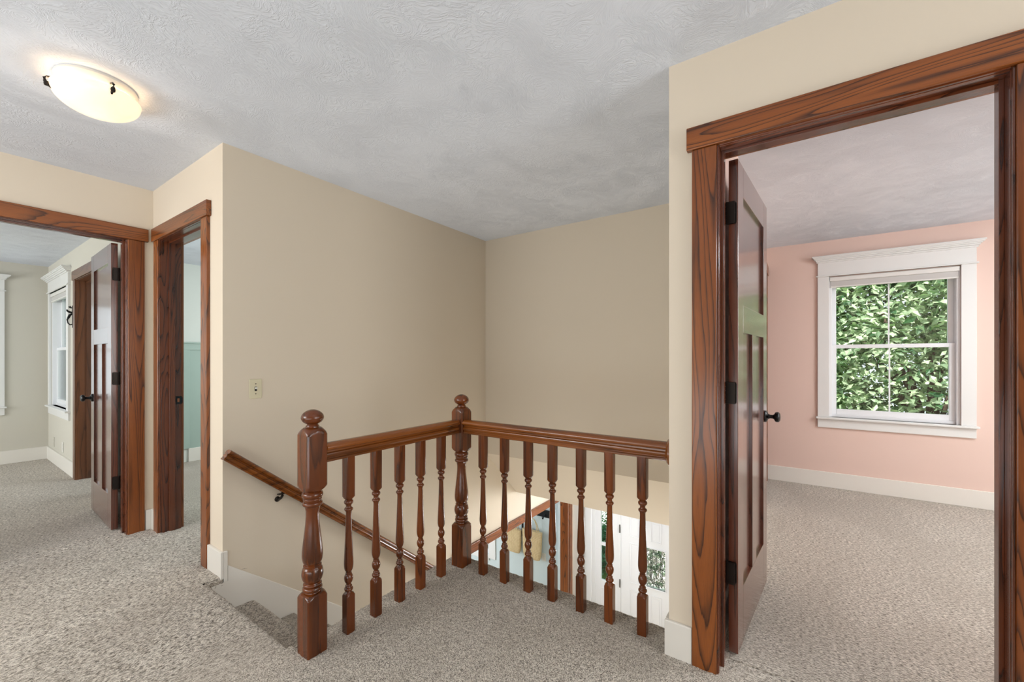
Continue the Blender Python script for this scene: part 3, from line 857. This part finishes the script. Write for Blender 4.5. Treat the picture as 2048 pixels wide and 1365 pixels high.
# doorway to the grey room
d2 = struct(empty('door_2', (0, 0, 0)), 'open oak panel door and frame to the grey bedroom', 'door')
frame_y(d2, .087, .837, XA, XA - TH, 2.052, stop=(XA - .042, XA - .078))
angA = math.atan2(.813 - .790, -4.698 + 3.996)
la = make_leaf('leaf', .715, d2, (-3.994, .790, 0), angA, OAKD, 1)
la.location = (-3.994, .790, 0)
# mirror thickness: leaf frame y axis points to -Y here, so shift it to fill towards +Y
la.location = (-3.994 - math.sin(angA) * -.035, .790 + .035, 0)
hinges(la, -1); knob(la, .652, .912, 1)
# doorway to the green room (door leaf swung out of sight)
d3 = struct(empty('door_3', (0, 0, 0)), 'narrow-looking oak doorway frame to the green room', 'door')
frame_x(d3, -3.680, -2.930, YB, YB + TH, 2.052, stop_y=(YB + .042, YB + .078))
mb = MB(); mb.prism([(YB + .083, .897), (YB + .118, .897), (YB + .118, .953), (YB + .083, .953)], 'X', -3.680, -3.6775)
mb.box(-3.6775, -3.676, YB + .108, YB + .122, .905, .945)
sp = mb.build('strike_plate', [BLACKM], d3); 
mb = MB(); mb.box(-3.6776, -3.6768, YB + .092, YB + .104, .912, .938); mb.build('latch_hole', [plain('raw_wood', srgb(150, 96, 66), .8)], sp)
# doorway from the grey room into the green room
d4 = struct(empty('door_4', (0, 0, 0)), 'brown oak doorway beside the window in the grey bedroom', 'door')
frame_x(d4, -5.990, -5.240, .935, 1.10, 2.015, mats=OAKB, ztop=2.112, stop_y=(1.0, 1.04), hb=2.0205, over=.01)
ld = make_leaf('leaf', .62, d4, (-5.935, 1.115, 0), R(90), OAKB, 1)
hinges(ld, 1, T=.035)

# closet doorway casing on the pink room's left wall
t2 = MB(); t2.box(-.28, -.262, 4.06, 4.16, 0, 2.06); t2.box(-.28, -.262, 4.845, 4.940, 0, 2.06)
cl = struct(empty('door_5', (0, 0, 0)), 'oak closet doorway on the left wall of the pink room', 'door')
for b in ((4.06, 4.15), (4.850, 4.940)):
    m = MB(); m.box(-.28, -.260, b[0], b[1], 0, 2.065); m.build('side_casing', [OAK['Z']], cl, bevel=.002)
m = MB(); m.box(-.28, -.252, 4.04, 4.944, 2.065, 2.150); m.build('head_casing', [OAK['Y']], cl, bevel=.002)
make_leaf('leaf', .692, cl, (-.266, 4.154, 0), R(90), OAKD, 1)

# cased opening downstairs in the stair wall
t3 = struct(empty('trim_2', (0, 0, 0)), 'oak casing around the opening at the foot of the stairs', 'trim')
m = MB(); m.box(XL, XL + .024, 2.86, 5.34, -.69, -.60); m.build('head_casing', [OAK['Y']], t3, bevel=.003)
m = MB(); m.box(XL, XL + .018, 5.228, 5.318, FL, -.69); m.build('side_casing', [OAK['Z']], t3, bevel=.003)
m = MB(); m.box(XL - TH - .02, XL + .001, 5.205, 5.222, FL, -.69); m.build('jamb', [OAK['Z']], t3, bevel=.001)
m = MB(); m.box(XL - TH, XL, 2.95, 5.205, -.705, -.69); m.build('head_jamb', [OAK['Y']], t3, bevel=.001)
m = MB(); m.box(XL - .155, XL - .118, 5.20, 5.30, FL, -.62); m.build('side_casing', [BLUEW], t3, bevel=.002)

# ------------------------------------------------------------------ windows
def window(name, label, frame, a0, a1, z0, z1, slot=0, mullion=True):
    """frame(a, d, z) maps (along, depth into room (+) , height) to world.
    a0..a1, z0..z1 is the inner edge of the casing."""
    root = struct(empty(name, (0, 0, 0)), label, 'window')
    def bx(mb, A0, A1, D0, D1, Z0, Z1):
        p = frame(A0, D0, Z0); q = frame(A1, D1, Z1)
        mb.box(p[0], q[0], p[1], q[1], p[2], q[2])
    C_ = .088
    for s0, s1 in ((a0 - C_, a0), (a1, a1 + C_)):
        mb = MB(); bx(mb, s0, s1, 0, .02, z0, z1 + .005); mb.build('side_casing', [WTRIM], root, bevel=.002)
    mb = MB(); bx(mb, a0 - C_, a1 + C_, 0, .021, z1 + .005, z1 + .145)
    bx(mb, a0 - C_ - .012, a1 + C_ + .012, 0, .032, z1 + .005, z1 + .017)
    for i, (o_, zz) in enumerate(((.012, .138), (.022, .152), (.034, .165), (.046, .175))):
        bx(mb, a0 - C_ - o_ * .8, a1 + C_ + o_ * .8, 0, .021 + o_, z1 + zz, z1 + zz + .014)
    bx(mb, a0 - C_ - .044, a1 + C_ + .044, 0, .074, z1 + .185, z1 + .198)
    mb.build('head_casing', [WTRIM], root, bevel=.003)
    mb = MB(); bx(mb, a0 - C_ - .014, a1 + C_ + .014, -.06, .045, z0 - .018, z0); mb.build('sill', [WTRIM], root, bevel=.003)
    mb = MB(); bx(mb, a0 - C_, a1 + C_, 0, .018, z0 - .100, z0 - .018); mb.build('apron', [WTRIM], root, bevel=.002)
    # frame liner
    mb = MB(); F = .022
    bx(mb, a0, a0 + F, -.13, -.005, z0, z1); bx(mb, a1 - F, a1, -.13, -.005, z0, z1); bx(mb, a0 + F, a1 - F, -.13, -.005, z1 - F, z1); bx(mb, a0 + F, a1 - F, -.13, -.03, z0, z0 + .028)
    mb.build('window_frame', [VINYL], root, bevel=.002)
    zm = (z0 + z1) / 2 + .005
    def sash(Z0, Z1, D0, D1, bot):
        mb = MB(); w = .036
        bx(mb, a0 + F, a0 + F + w, D0, D1, Z0, Z1); bx(mb, a1 - F - w, a1 - F, D0, D1, Z0, Z1)
        bx(mb, a0 + F + w, a1 - F - w, D0, D1, Z0, Z0 + bot); bx(mb, a0 + F + w, a1 - F - w, D0, D1, Z1 - .034, Z1)
        s = mb.build('sash', [VINYL], root, bevel=.002)
        dm = (D0 + D1) / 2
        m2 = MB(); bx(m2, a0 + F + w - .004, a1 - F - w + .004, dm - .003, dm + .003, Z0 + .02, Z1 - .02); m2.build('pane', [GLASS], s)
        if mullion:
            am = (a0 + a1) / 2; m3 = MB(); bx(m3, am - .0055, am + .0055, dm + .0032, dm + .009, Z0 + bot, Z1 - .034); m3.build('muntin', [VINYL], s)
        return s
    sash(zm - .017, z1 - F, -.105, -.075, .034)
    sash(z0 + .028, zm + .017, -.070, -.040, .048)
    # roller shade
    mb = MB(); bx(mb, a0 + .006, a1 - .006, -.035, .012, z1 - .042, z1 - .004); sh = mb.build('shade_cassette', [SHADEC], root, bevel=.004)
    mb = MB(); bx(mb, a0 + .012, a1 - .012, -.015, .004, z1 - .092, z1 - .042); mb.build('shade_fabric', [SHADEF], root, bevel=.003)
    mb = MB(); bx(mb, a0 + .010, a1 - .010, -.017, .006, z1 - .102, z1 - .090); mb.build('shade_bar', [SHADEC], root, bevel=.003)
    return root
window('window_1', 'white-trimmed window in the pink wall looking onto leafy trees', lambda a, d, z: (a, 4.96 - d, z), PW[0], PW[1], PW[2], PW[3])
window('window_2', 'white-trimmed window beside the brown doorway in the grey bedroom', lambda a, d, z: (a, .935 - d, z), GSW[0], GSW[1], GSW[2], GSW[3], mullion=False)
window('window_3', 'window on the far wall of the grey bedroom, cut by the left edge', lambda a, d, z: (-7.58 + d, a, z), GFW[0], GFW[1], GFW[2], GFW[3], mullion=False)

# green wainscot
w = struct(empty('trim_3', (0, 0, 0)), 'sage green board-and-batten wainscot', 'trim')
m = MB(); m.box(-5.965, -5.957, 1.10, 3.4, .158, 1.33); m.build('backboard', [GREENP], w)
m = MB(); m.box(-5.957, -5.945, 1.10, 3.4, 1.33, 1.405); m.box(-5.965, -5.930, 1.10, 3.4, 1.405, 1.42); m.build('top_rail', [GREENP], w, bevel=.002)
for y in (1.30, 1.79, 2.28, 2.77, 3.26):
    m = MB(); m.box(-5.957, -5.946, y, y + .07, .158, 1.33); m.build('batten', [GREENP], w, bevel=.001)

# ------------------------------------------------------------------ ceiling light
LC = (-2.56, 0.462)
cl = tag(empty('ceiling_light', (LC[0], LC[1], CE)), 'lit round flush ceiling light with amber glass bowl and dark clips', 'ceiling light')
RB = 0.145
mb = MB(); mb.lathe([(0.001, CE), (RB - .012, CE), (RB - .008, CE - .012), (RB - .022, CE - .044), (RB - .034, CE - .046), (RB - .040, CE - .020), (.001, CE - .018)], LC[0], LC[1], 48)
par(mb.build('base_pan', [WPLAST], smooth=True), cl)
prof = []
ZB = CE - .055
for i in range(15):
    a = math.pi / 2 * i / 14
    prof.append((max(.001, RB * math.sin(math.pi / 2 - a) * 1.0), ZB - .078 * math.sin(a)))
prof = [(RB - .004, ZB + .006), (RB + .002, ZB + .003)] + prof
inner = [(max(.001, r - .004), z + .004) for r, z in reversed(prof[2:])]
mb = MB(); mb.lathe(prof, LC[0], LC[1], 64)
# open shell: drop the top cap
mb.f = [f for f in mb.f if len(f) == 4] + [f for f in mb.f if len(f) > 4][-1:]
mb.fm = [0] * len(mb.f)
g = par(mb.build('glass_bowl', [LAMPG], smooth=True), cl)
g.data.materials[0] = LAMPG
for a in (R(262), R(8), R(135)):
    c_, s_ = math.cos(a), math.sin(a)
    mb = MB()
    def P(r, z): return (LC[0] + c_ * r, LC[1] + s_ * r, z)
    mb.tube([P(RB - .02, CE - .030), P(RB + .004, CE - .036), P(RB + .012, CE - .044), P(RB + .010, CE - .056), P(RB + .004, CE - .066), P(RB - .010, CE - .078)], [.003, .004, .005, .006, .006, .004], 10)
    mb.lathe([(0.001, ZB - .020), (.007, ZB - .018), (.0085, ZB - .010), (.007, ZB - .002), (.001, ZB)], LC[0] + c_ * (RB + .006), LC[1] + s_ * (RB + .006), 12)
    par(mb.build('clip', [BRONZE], smooth=True), cl)
bl = bpy.data.lights.new('ceiling_bulb', 'POINT'); bl.energy = 7; bl.color = (1.0, 0.93, 0.84); bl.shadow_soft_size = 0.035
bo = bpy.data.objects.new('ceiling_bulb', bl); bo.location = (LC[0], LC[1], CE - .062); COL.objects.link(bo)

# ------------------------------------------------------------------ small wall things
def outlet(name, frame, a, z, label, cat, mat=WPLAST, switch=False, group=None):
    root = tag(empty(name, frame(a, 0, z)), label, cat, group)
    def bx(mb, A0, A1, D0, D1, Z0, Z1):
        p = frame(A0, D0, Z0); q = frame(A1, D1, Z1); mb.box(p[0], q[0], p[1], q[1], p[2], q[2])
    mb = MB(); bx(mb, a - .035, a + .035, 0.0, .006, z - .0575, z + .0575); par(mb.build('plate', [mat], bevel=.003), root)
    if switch:
        mb = MB(); bx(mb, a - .006, a + .006, .0058, .0075, z - .0125, z + .0125); par(mb.build('slot', [BLACKM]), root)
        mb = MB(); bx(mb, a - .0045, a + .0045, .006, .018, z - .001, z + .010); par(mb.build('toggle', [WPLAST], bevel=.001), root)
        for dz in (-.030, .030):
            mb = MB(); bx(mb, a - .0028, a + .0028, .006, .0072, z + dz - .0028, z + dz + .0028); par(mb.build('screw', [BRONZE], bevel=.001), root)
    else:
        for dz in (-.0195, .0195):
            mb = MB(); bx(mb, a - .0165, a + .0165, .006, .0085, z + dz - .0145, z + dz + .0145); s = par(mb.build('socket', [mat], bevel=.003), root)
            m2 = MB()
            for dx in (-.006, .006): bx(m2, a + dx - .001, a + dx + .001, .0085, .0092, z + dz - .003, z + dz + .006)
            k = m2.build('slots', [BLACKM]); k.parent = s; k.matrix_parent_inverse = root.matrix_basis.inverted()
    return root
outlet('light_switch', lambda a, d, z: (XL + d, a, z), 1.155, 1.045, 'ivory toggle light switch on the beige stair wall', 'light switch', IVORY, True)
outlet('wall_outlet', lambda a, d, z: (a, .935 - d, z), -6.69, .245, 'outlet plate under the grey room window, nearer the brown doorway', 'outlet', WPLAST)
outlet('wall_outlet', lambda a, d, z: (a, .935 - d, z), -7.22, .245, 'outlet plate under the grey room window, near the room corner', 'outlet', GREY)
outlet('wall_outlet', lambda a, d, z: (a, YF - d, z), -3.145, -1.755, 'white outlet plate below the straw bags on the blue wall', 'outlet', WPLAST)

# cast iron coat hook beside the brown doorway
hk = tag(empty('coat_hook', (-6.185, .935, 1.66)), 'black cast-iron wall hook between window and brown doorway', 'hook')
m = MB(); m.box(-6.200, -6.170, .927, .935, 1.545, 1.775); par(m.build('back_plate', [BLACKM], bevel=.004), hk)
m = MB(); m.tube([(-6.185, 0.9300, 1.75), (-6.185, 0.9150, 1.752), (-6.185, 0.9090, 1.765)], [.006, .007, .012], 10)
m.tube([(-6.185, 0.9300, 1.70), (-6.185, 0.9120, 1.705), (-6.185, 0.8952, 1.715), (-6.185, 0.8892, 1.73)], [.008, .011, .009, .006], 10)
m.tube([(-6.185, 0.9288, 1.69), (-6.185, 0.9120, 1.675), (-6.185, 0.9030, 1.65), (-6.185, 0.8928, 1.625), (-6.185, 0.8970, 1.595), (-6.185, 0.9120, 1.575), (-6.185, 0.9288, 1.58)], [.008, .011, .010, .007, .006, .006, .006], 10)
par(m.build('hook', [BLACKM], smooth=True), hk)

# ------------------------------------------------------------------ lower hall: front door, sidelight
d6 = struct(empty('door_6', (0, 0, 0)), 'white panelled front door with leaded glass, seen below through the balusters', 'door')
DX0, DX1 = -1.955, -1.040
yd0, yd1 = YF + .0, YF + .045
gx0, gx1, gz0, gz1 = -1.616, -1.381, -1.713, -1.212
mb = MB()
# slab pieces around the glass
mb.box(DX0, gx0, yd0, yd1, FL + .015, -.715); mb.box(gx1, DX1, yd0, yd1, FL + .015, -.715)
mb.box(gx0, gx1, yd0, yd1, FL + .015, gz0); mb.box(gx0, gx1, yd0, yd1, gz1, -.715)
dl = mb.build('leaf', [DOORW], d6)
def raised(x0, x1, z0, z1, parent):
    m = MB(); t_ = .007
    for b in ((x0, x1, z0, z0 + .012), (x0, x1, z1 - .012, z1), (x0, x0 + .012, z0 + .012, z1 - .012), (x1 - .012, x1, z0 + .012, z1 - .012)):
        m.box(b[0], b[1], yd0 - t_, yd0, b[2], b[3])
    m.box(x0 + .03, x1 - .03, yd0 - .004, yd0, z0 + .03, z1 - .03)
    return m.build('panel', [DOORW], parent, bevel=.003)
for (px0, px1) in ((-1.838, -1.705), (-1.565, -1.425), (-1.292, -1.160)):
    raised(px0, px1, -1.128, -.86, dl)
for (px0, px1) in ((-1.838, -1.705), (-1.292, -1.160)):
    raised(px0, px1, -1.735, -1.205, dl)
for (px0, px1) in ((-1.838, -1.705), (-1.565, -1.425), (-1.292, -1.160)):
    raised(px0, px1, -2.55, -1.815, dl)
m = MB(); m.box(gx0 - .0, gx1 + .0, yd0 + .018, yd0 + .024, gz0, gz1); gp = m.build('glass', [TGLASS], dl)
m = MB()
for b in ((gx0 - .012, gx1 + .012, gz0 - .012, gz0), (gx0 - .012, gx1 + .012, gz1, gz1 + .012), (gx0 - .012, gx0, gz0, gz1), (gx1, gx1 + .012, gz0, gz1)):
    m.box(b[0], b[1], yd0 - .010, yd0 + .015, b[2], b[3])
m.build('glass_bead', [DOORW], dl, bevel=.002)
m = MB(); gy = yd0 + .014
gcx, gcz = (gx0 + gx1) / 2, (gz0 + gz1) / 2
def came(pts, r=.0019):
    m.tube([(gcx + a, gy, gcz + b) for a, b in pts], r, 6)
hw, hh, ch = .074, .200, .040
octo = [(-hw, -hh + ch), (-hw + ch, -hh), (hw - ch, -hh), (hw, -hh + ch), (hw, hh - ch), (hw - ch, hh), (-hw + ch, hh), (-hw, hh - ch), (-hw, -hh + ch)]
came(octo, .0030); came([(a * .76, b * .92) for a, b in octo], .0024)
for sx in (-1, 1):
    came([(sx * .117, hh - ch), (sx * hw, hh - ch)]); came([(sx * .117, -hh + ch), (sx * hw, -hh + ch)]); came([(sx * hw, 0), (sx * .117, 0)])
    came([(sx * (hw - ch), hh), (sx * (hw - ch), .249)]); came([(sx * (hw - ch), -hh), (sx * (hw - ch), -.249)])
    for zz in (-.12, -.04, .06, .12): came([(sx * hw, zz), (sx * hw * .76, zz)], .002)
    for k in (-1, 1):
        came([(0, k * .075), (sx * .018, k * .028), (sx * .056, 0)])
came([(0, .184), (0, .075)]); came([(0, -.184), (0, -.075)])
came([(0, .040), (.028, 0), (0, -.040), (-.028, 0), (0, .040)]); came([(0, .04), (0, -.04)], .002); came([(-.028, 0), (.028, 0)], .002)
m.build('lead_lines', [LEAD], gp)
for z in (-1.051, -1.803 + .02, -2.46):
    m = MB(); m.box(DX0 - .022, DX0 - .006, yd0 - .012, yd0 + .002, z - .055, z + .055); m.build('hinge', [plain('brushed_nickel', srgb(120, 116, 110), .35, .5, .8)] if 'brushed_nickel' not in bpy.data.materials else [bpy.data.materials['brushed_nickel']], dl)
m = MB(); m.lathe([(0.001, 0), (.03, 0), (.03, -.008), (.012, -.02), (.012, -.04), (.026, -.05), (.026, -.065), (.001, -.072)], DX1 - .06, yd0, 20, axis='Y', cz=-1.83)
m.build('knob', [bpy.data.materials['brushed_nickel']], dl, smooth=True)
# frame and sidelight
m = MB(); m.box(DX0 - .045, DX0 - .003, YF - .004, YF + .10, FL, -.70); m.box(DX1 + .003, -1.0, YF - .004, YF + .10, FL, -.70); m.box(DX0 - .003, DX1 + .003, YF - .004, YF + .10, -.712, -.70)
m.box(-2.37, -2.325, YF - .004, YF + .10, FL, -.70)
m.build('door_frame', [DOORW], d6, bevel=.002)
m = MB(); m.box(-2.465, -2.372, YF - .030, YF - .012, FL, -.66); m.box(-2.52, -2.49, YF - .022, YF - .012, FL, -.66); m.build('side_casing', [DOORW], d6, bevel=.003)
sx0, sx1, sz0, sz1 = -2.243, -2.085, -1.822, -.80
m = MB(); m.box(-2.325, sx0, yd0, yd1, FL, -.70); m.box(sx1, -2.0, yd0, yd1, FL, -.70); m.box(sx0, sx1, yd0, yd1, FL, sz0); m.box(sx0, sx1, yd0, yd1, sz1, -.70)
m.box(sx0, sx1, yd0 + .01, yd1 - .01, -1.345, -1.302)
sd = m.build('sidelight', [DOORW], d6, bevel=.002)
m = MB(); m.box(sx0, sx1, yd0 + .020, yd0 + .025, sz0, sz1); m.build('pane', [GLASS], sd)
m = MB()
for b in ((-2.245, -2.08, -2.55, -2.538), (-2.245, -2.08, -1.93, -1.918), (-2.245, -2.233, -2.538, -1.93), (-2.092, -2.08, -2.538, -1.93)): m.box(b[0], b[1], yd0 - .007, yd0, b[2], b[3])
m.build('panel', [DOORW], sd, bevel=.002)

# blue room window (edge of it shows beneath the stair opening)
wb = struct(empty('window_4', (0, 0, 0)), 'white window at the far left of the blue wall downstairs', 'window')
for b in ((-4.18, -4.05, FL + .70, -.72), (-5.23, -5.10, FL + .70, -.72), (-5.10, -4.18, -.80, -.72), (-5.10, -4.18, FL + .66, FL + .75)):
    m = MB(); m.box(b[0], b[1], YF - .02, YF, b[2], b[3]); m.build('casing', [WTRIM], wb, bevel=.002)
m = MB(); m.box(-4.23, -4.18, YF + .03, YF + .08, FL + .75, -.80); m.box(-5.10, -5.05, YF + .03, YF + .08, FL + .75, -.80); m.box(-5.05, -4.23, YF + .03, YF + .08, FL + .75, FL + .80); m.box(-5.05, -4.23, YF + .03, YF + .08, -1.42, -1.38); m.box(-5.05, -4.23, YF + .03, YF + .08, -.85, -.80)
s = m.build('sash', [VINYL], wb, bevel=.002)
m = MB(); m.box(-5.05, -4.23, YF + .05, YF + .056, FL + .80, -.85); m.build('pane', [GLASS], s)

# hook rail and hanging bags
rk = tag(empty('hook_rack', (-3.3, YF, -1.12)), 'black hook rack on the light blue wall downstairs, above the straw bags', 'rack')
m = MB(); m.box(-3.95, -3.02, YF - .018, YF, -1.15, -1.04); par(m.build('board', [BLACKM], bevel=.003), rk)
for x in (-3.80, -3.60, -3.31, -3.12):
    m = MB(); m.tube([(x, YF - .018, -1.11), (x, YF - .05, -1.125), (x, YF - .075, -1.155), (x, YF - .09, -1.145), (x, YF - .095, -1.12)], .008, 8)
    par(m.build('hook', [BLACKM], smooth=True), rk)
def bag(cx, zt, w0, w1, h, label, depth=.10, handle_top=-1.175):
    root = tag(empty('tote_bag', (cx, YF - .08, zt - h)), label, 'bag', 'straw bags hanging downstairs')
    yc = YF - .02 - depth / 2
    rings = []
    n = 24
    for k in range(9):
        t = k / 8
        z = zt - h + h * t
        w = (w0 + (w1 - w0) * t) / 2
        if t < .14: w *= .86 + t
        d = depth / 2 * (1.0 - .35 * t)
        if k == 0: d *= .7
        ring = []
        for j in range(n):
            a = 2 * math.pi * j / n
            cc, ss = math.cos(a), math.sin(a)
            ring.append((cx + w * math.copysign(abs(cc) ** .55, cc), yc + d * math.copysign(abs(ss) ** .7, ss), z))
        rings.append(ring)
    m = MB(); m.loops(rings, cap=True); par(m.build('body', [STRAW], smooth=True), root)
    for dy in (-.03, .03):
        m = MB(); pts = [(cx + w1 * .27 * math.cos(a), yc + dy * (1 - math.sin(a)), zt - .01 + (handle_top - zt) * math.sin(a)) for a in np.linspace(0, math.pi, 14)]
        m.tube(pts, .006, 8); par(m.build('handle', [STRAW], smooth=True), root)
    return root
bag(-3.31, -1.37, .30, .35, .42, 'tan woven straw tote hanging at the right end of the black hook rack')
bag(-3.66, -1.42, .26, .30, .36, 'pale woven straw tote hanging left of the larger straw tote', .08)
stp = tag(empty('hanging_strap', (-3.4975, YF - .04, -1.2)), 'short black strap hanging between the two straw totes', 'strap')
m = MB(); m.loops([[(-3.4975 + w_ * math.cos(a), YF - .05 + .02 * math.sin(a), z) for a in np.linspace(0, 2 * math.pi, 12, endpoint=False)] for z, w_ in ((-1.50, .006), (-1.46, .010), (-1.38, .0115), (-1.28, .010), (-1.20, .007), (-1.16, .004))])
par(m.build('cloth', [DARKF], smooth=True), stp)

# ------------------------------------------------------------------ outdoors
mb = MB(); mb.box(-20, 20, 5.60, 40, FL - .35, FL - .25); mb.box(-40, -7.8, -20, 5.6, FL - .35, FL - .25)
struct(mb.build('ground', [GRASS]), 'lawn outside the house', 'ground')

mb = MB(); mb.box(-12, 8, 8.9, 12.2, FL - .249, FL - .235)
struct(mb.build('driveway', [plain('pale_concrete', srgb(232, 232, 228), .9)]), 'pale sunlit paving outside the front door', 'paving')

def foliage(center, rad, n, size, rng, flat=1.0, front=0.0):
    """leaf cloud: each leaf a small bent four-sided blade"""
    c = np.array(center); V = []; F = []
    P = rng.normal(size=(n, 3)); P /= np.linalg.norm(P, axis=1)[:, None]
    rr = rng.random(n) ** (1 / 3.0) * .5 + .5
    P = P * rr[:, None] * np.array(rad)
    # clumps
    K = 90
    cl_ = rng.normal(size=(K, 3)); cl_ /= np.linalg.norm(cl_, axis=1)[:, None]; cl_ *= np.array(rad) * .9
    pick = rng.integers(0, K, n); mixv = rng.random(n) < .55
    P[mixv] = cl_[pick[mixv]] + rng.normal(size=(mixv.sum(), 3)) * .28
    P += c
    D = rng.normal(size=(n, 3)); D[:, 2] = D[:, 2] * .5 - .35; D /= np.linalg.norm(D, axis=1)[:, None]
    N = rng.normal(size=(n, 3)); N[:, 2] = abs(N[:, 2]) + .5
    Sd = np.cross(D, N); Sd /= np.linalg.norm(Sd, axis=1)[:, None]; Nn = np.cross(Sd, D)
    s = size * (0.6 + .8 * rng.random(n))[:, None]
    v0 = P; v1 = P + D * s * .45 + Sd * s * .27 - Nn * s * .05; v2 = P + D * s * 1.0 - Nn * s * .12; v3 = P + D * s * .45 - Sd * s * .27 - Nn * s * .05; v4 = P + D * s * .5 + Nn * s * .04
    verts = np.stack([v0, v1, v2, v3, v4], 1).reshape(-1, 3)
    b = np.arange(n) * 5
    quads = np.concatenate([np.stack([b, b + 1, b + 2, b + 4], 1), np.stack([b, b + 4, b + 2, b + 3], 1)])
    return verts, quads
def tree(name, base, h, center, rad, n, size, mat, label, seed, cat='tree', group=None):
    rng = np.random.default_rng(seed)
    root = tag(empty(name, base), label, cat, group)
    v, q = foliage(center, rad, n, size, rng)
    v = v - np.array(base)
    o = bpy.data.objects.new('foliage', np_mesh('foliage', v, q, [mat])); COL.objects.link(o); o.parent = root
    for p in (o.data,): p.polygons.foreach_set('use_smooth', np.zeros(len(p.polygons), dtype=bool))
    m = MB(); c = Vector(center) - Vector(base)
    m.tube([(0, 0, -.05), (.03, .02, c.z * .3), (c.x * .5, c.y * .5, c.z * .65), (c.x, c.y, c.z)], [.13 * h / 6, .10 * h / 6, .08 * h / 6, .03 * h / 6], 10)
    for k in range(7):
        a = k * 2.4; e = Vector((math.cos(a) * rad[0] * .6, math.sin(a) * rad[1] * .6, rad[2] * (.5 - .12 * k)))
        m.tube([(c.x * .6, c.y * .6, c.z * .55), tuple(c + e * .5), tuple(c + e)], [.05 * h / 6, .03 * h / 6, .012], 7)
    m.build('trunk', [BARK], root, smooth=True)
    return root
GZ = FL - .25
tree('tree', (2.0, 10.6, GZ), 7, (2.0, 10.6, 1.5), (3.0, 1.9, 3.6), 80000, .135, LEAF, 'large leafy green tree filling the pink room window', 3)
tree('tree', (-4.2, 13.8, GZ), 6, (-4.2, 13.8, .9), (2.4, 1.5, 3.0), 12000, .17, LEAF, 'leafy tree behind and left of the one at the pink room window', 4)
tree('tree', (9.5, 13.5, GZ), 6, (9.5, 13.5, 1.6), (3.0, 1.6, 3.6), 12000, .18, LEAF, 'leafy tree standing to the right of the one at the pink room window', 5)
tree('shrub', (-3.4, 8.0, GZ), 1.5, (-3.4, 8.0, GZ + .42), (.5, .35, .40), 7000, .07, LEAFD, 'dark evergreen shrub outside the sidelight', 6, 'shrub')
tree('shrub', (-1.75, 7.0, GZ), 2, (-1.75, 7.0, GZ + .75), (.45, .4, .85), 8000, .07, LEAF, 'light green shrub outside the front door glass', 8, 'shrub')
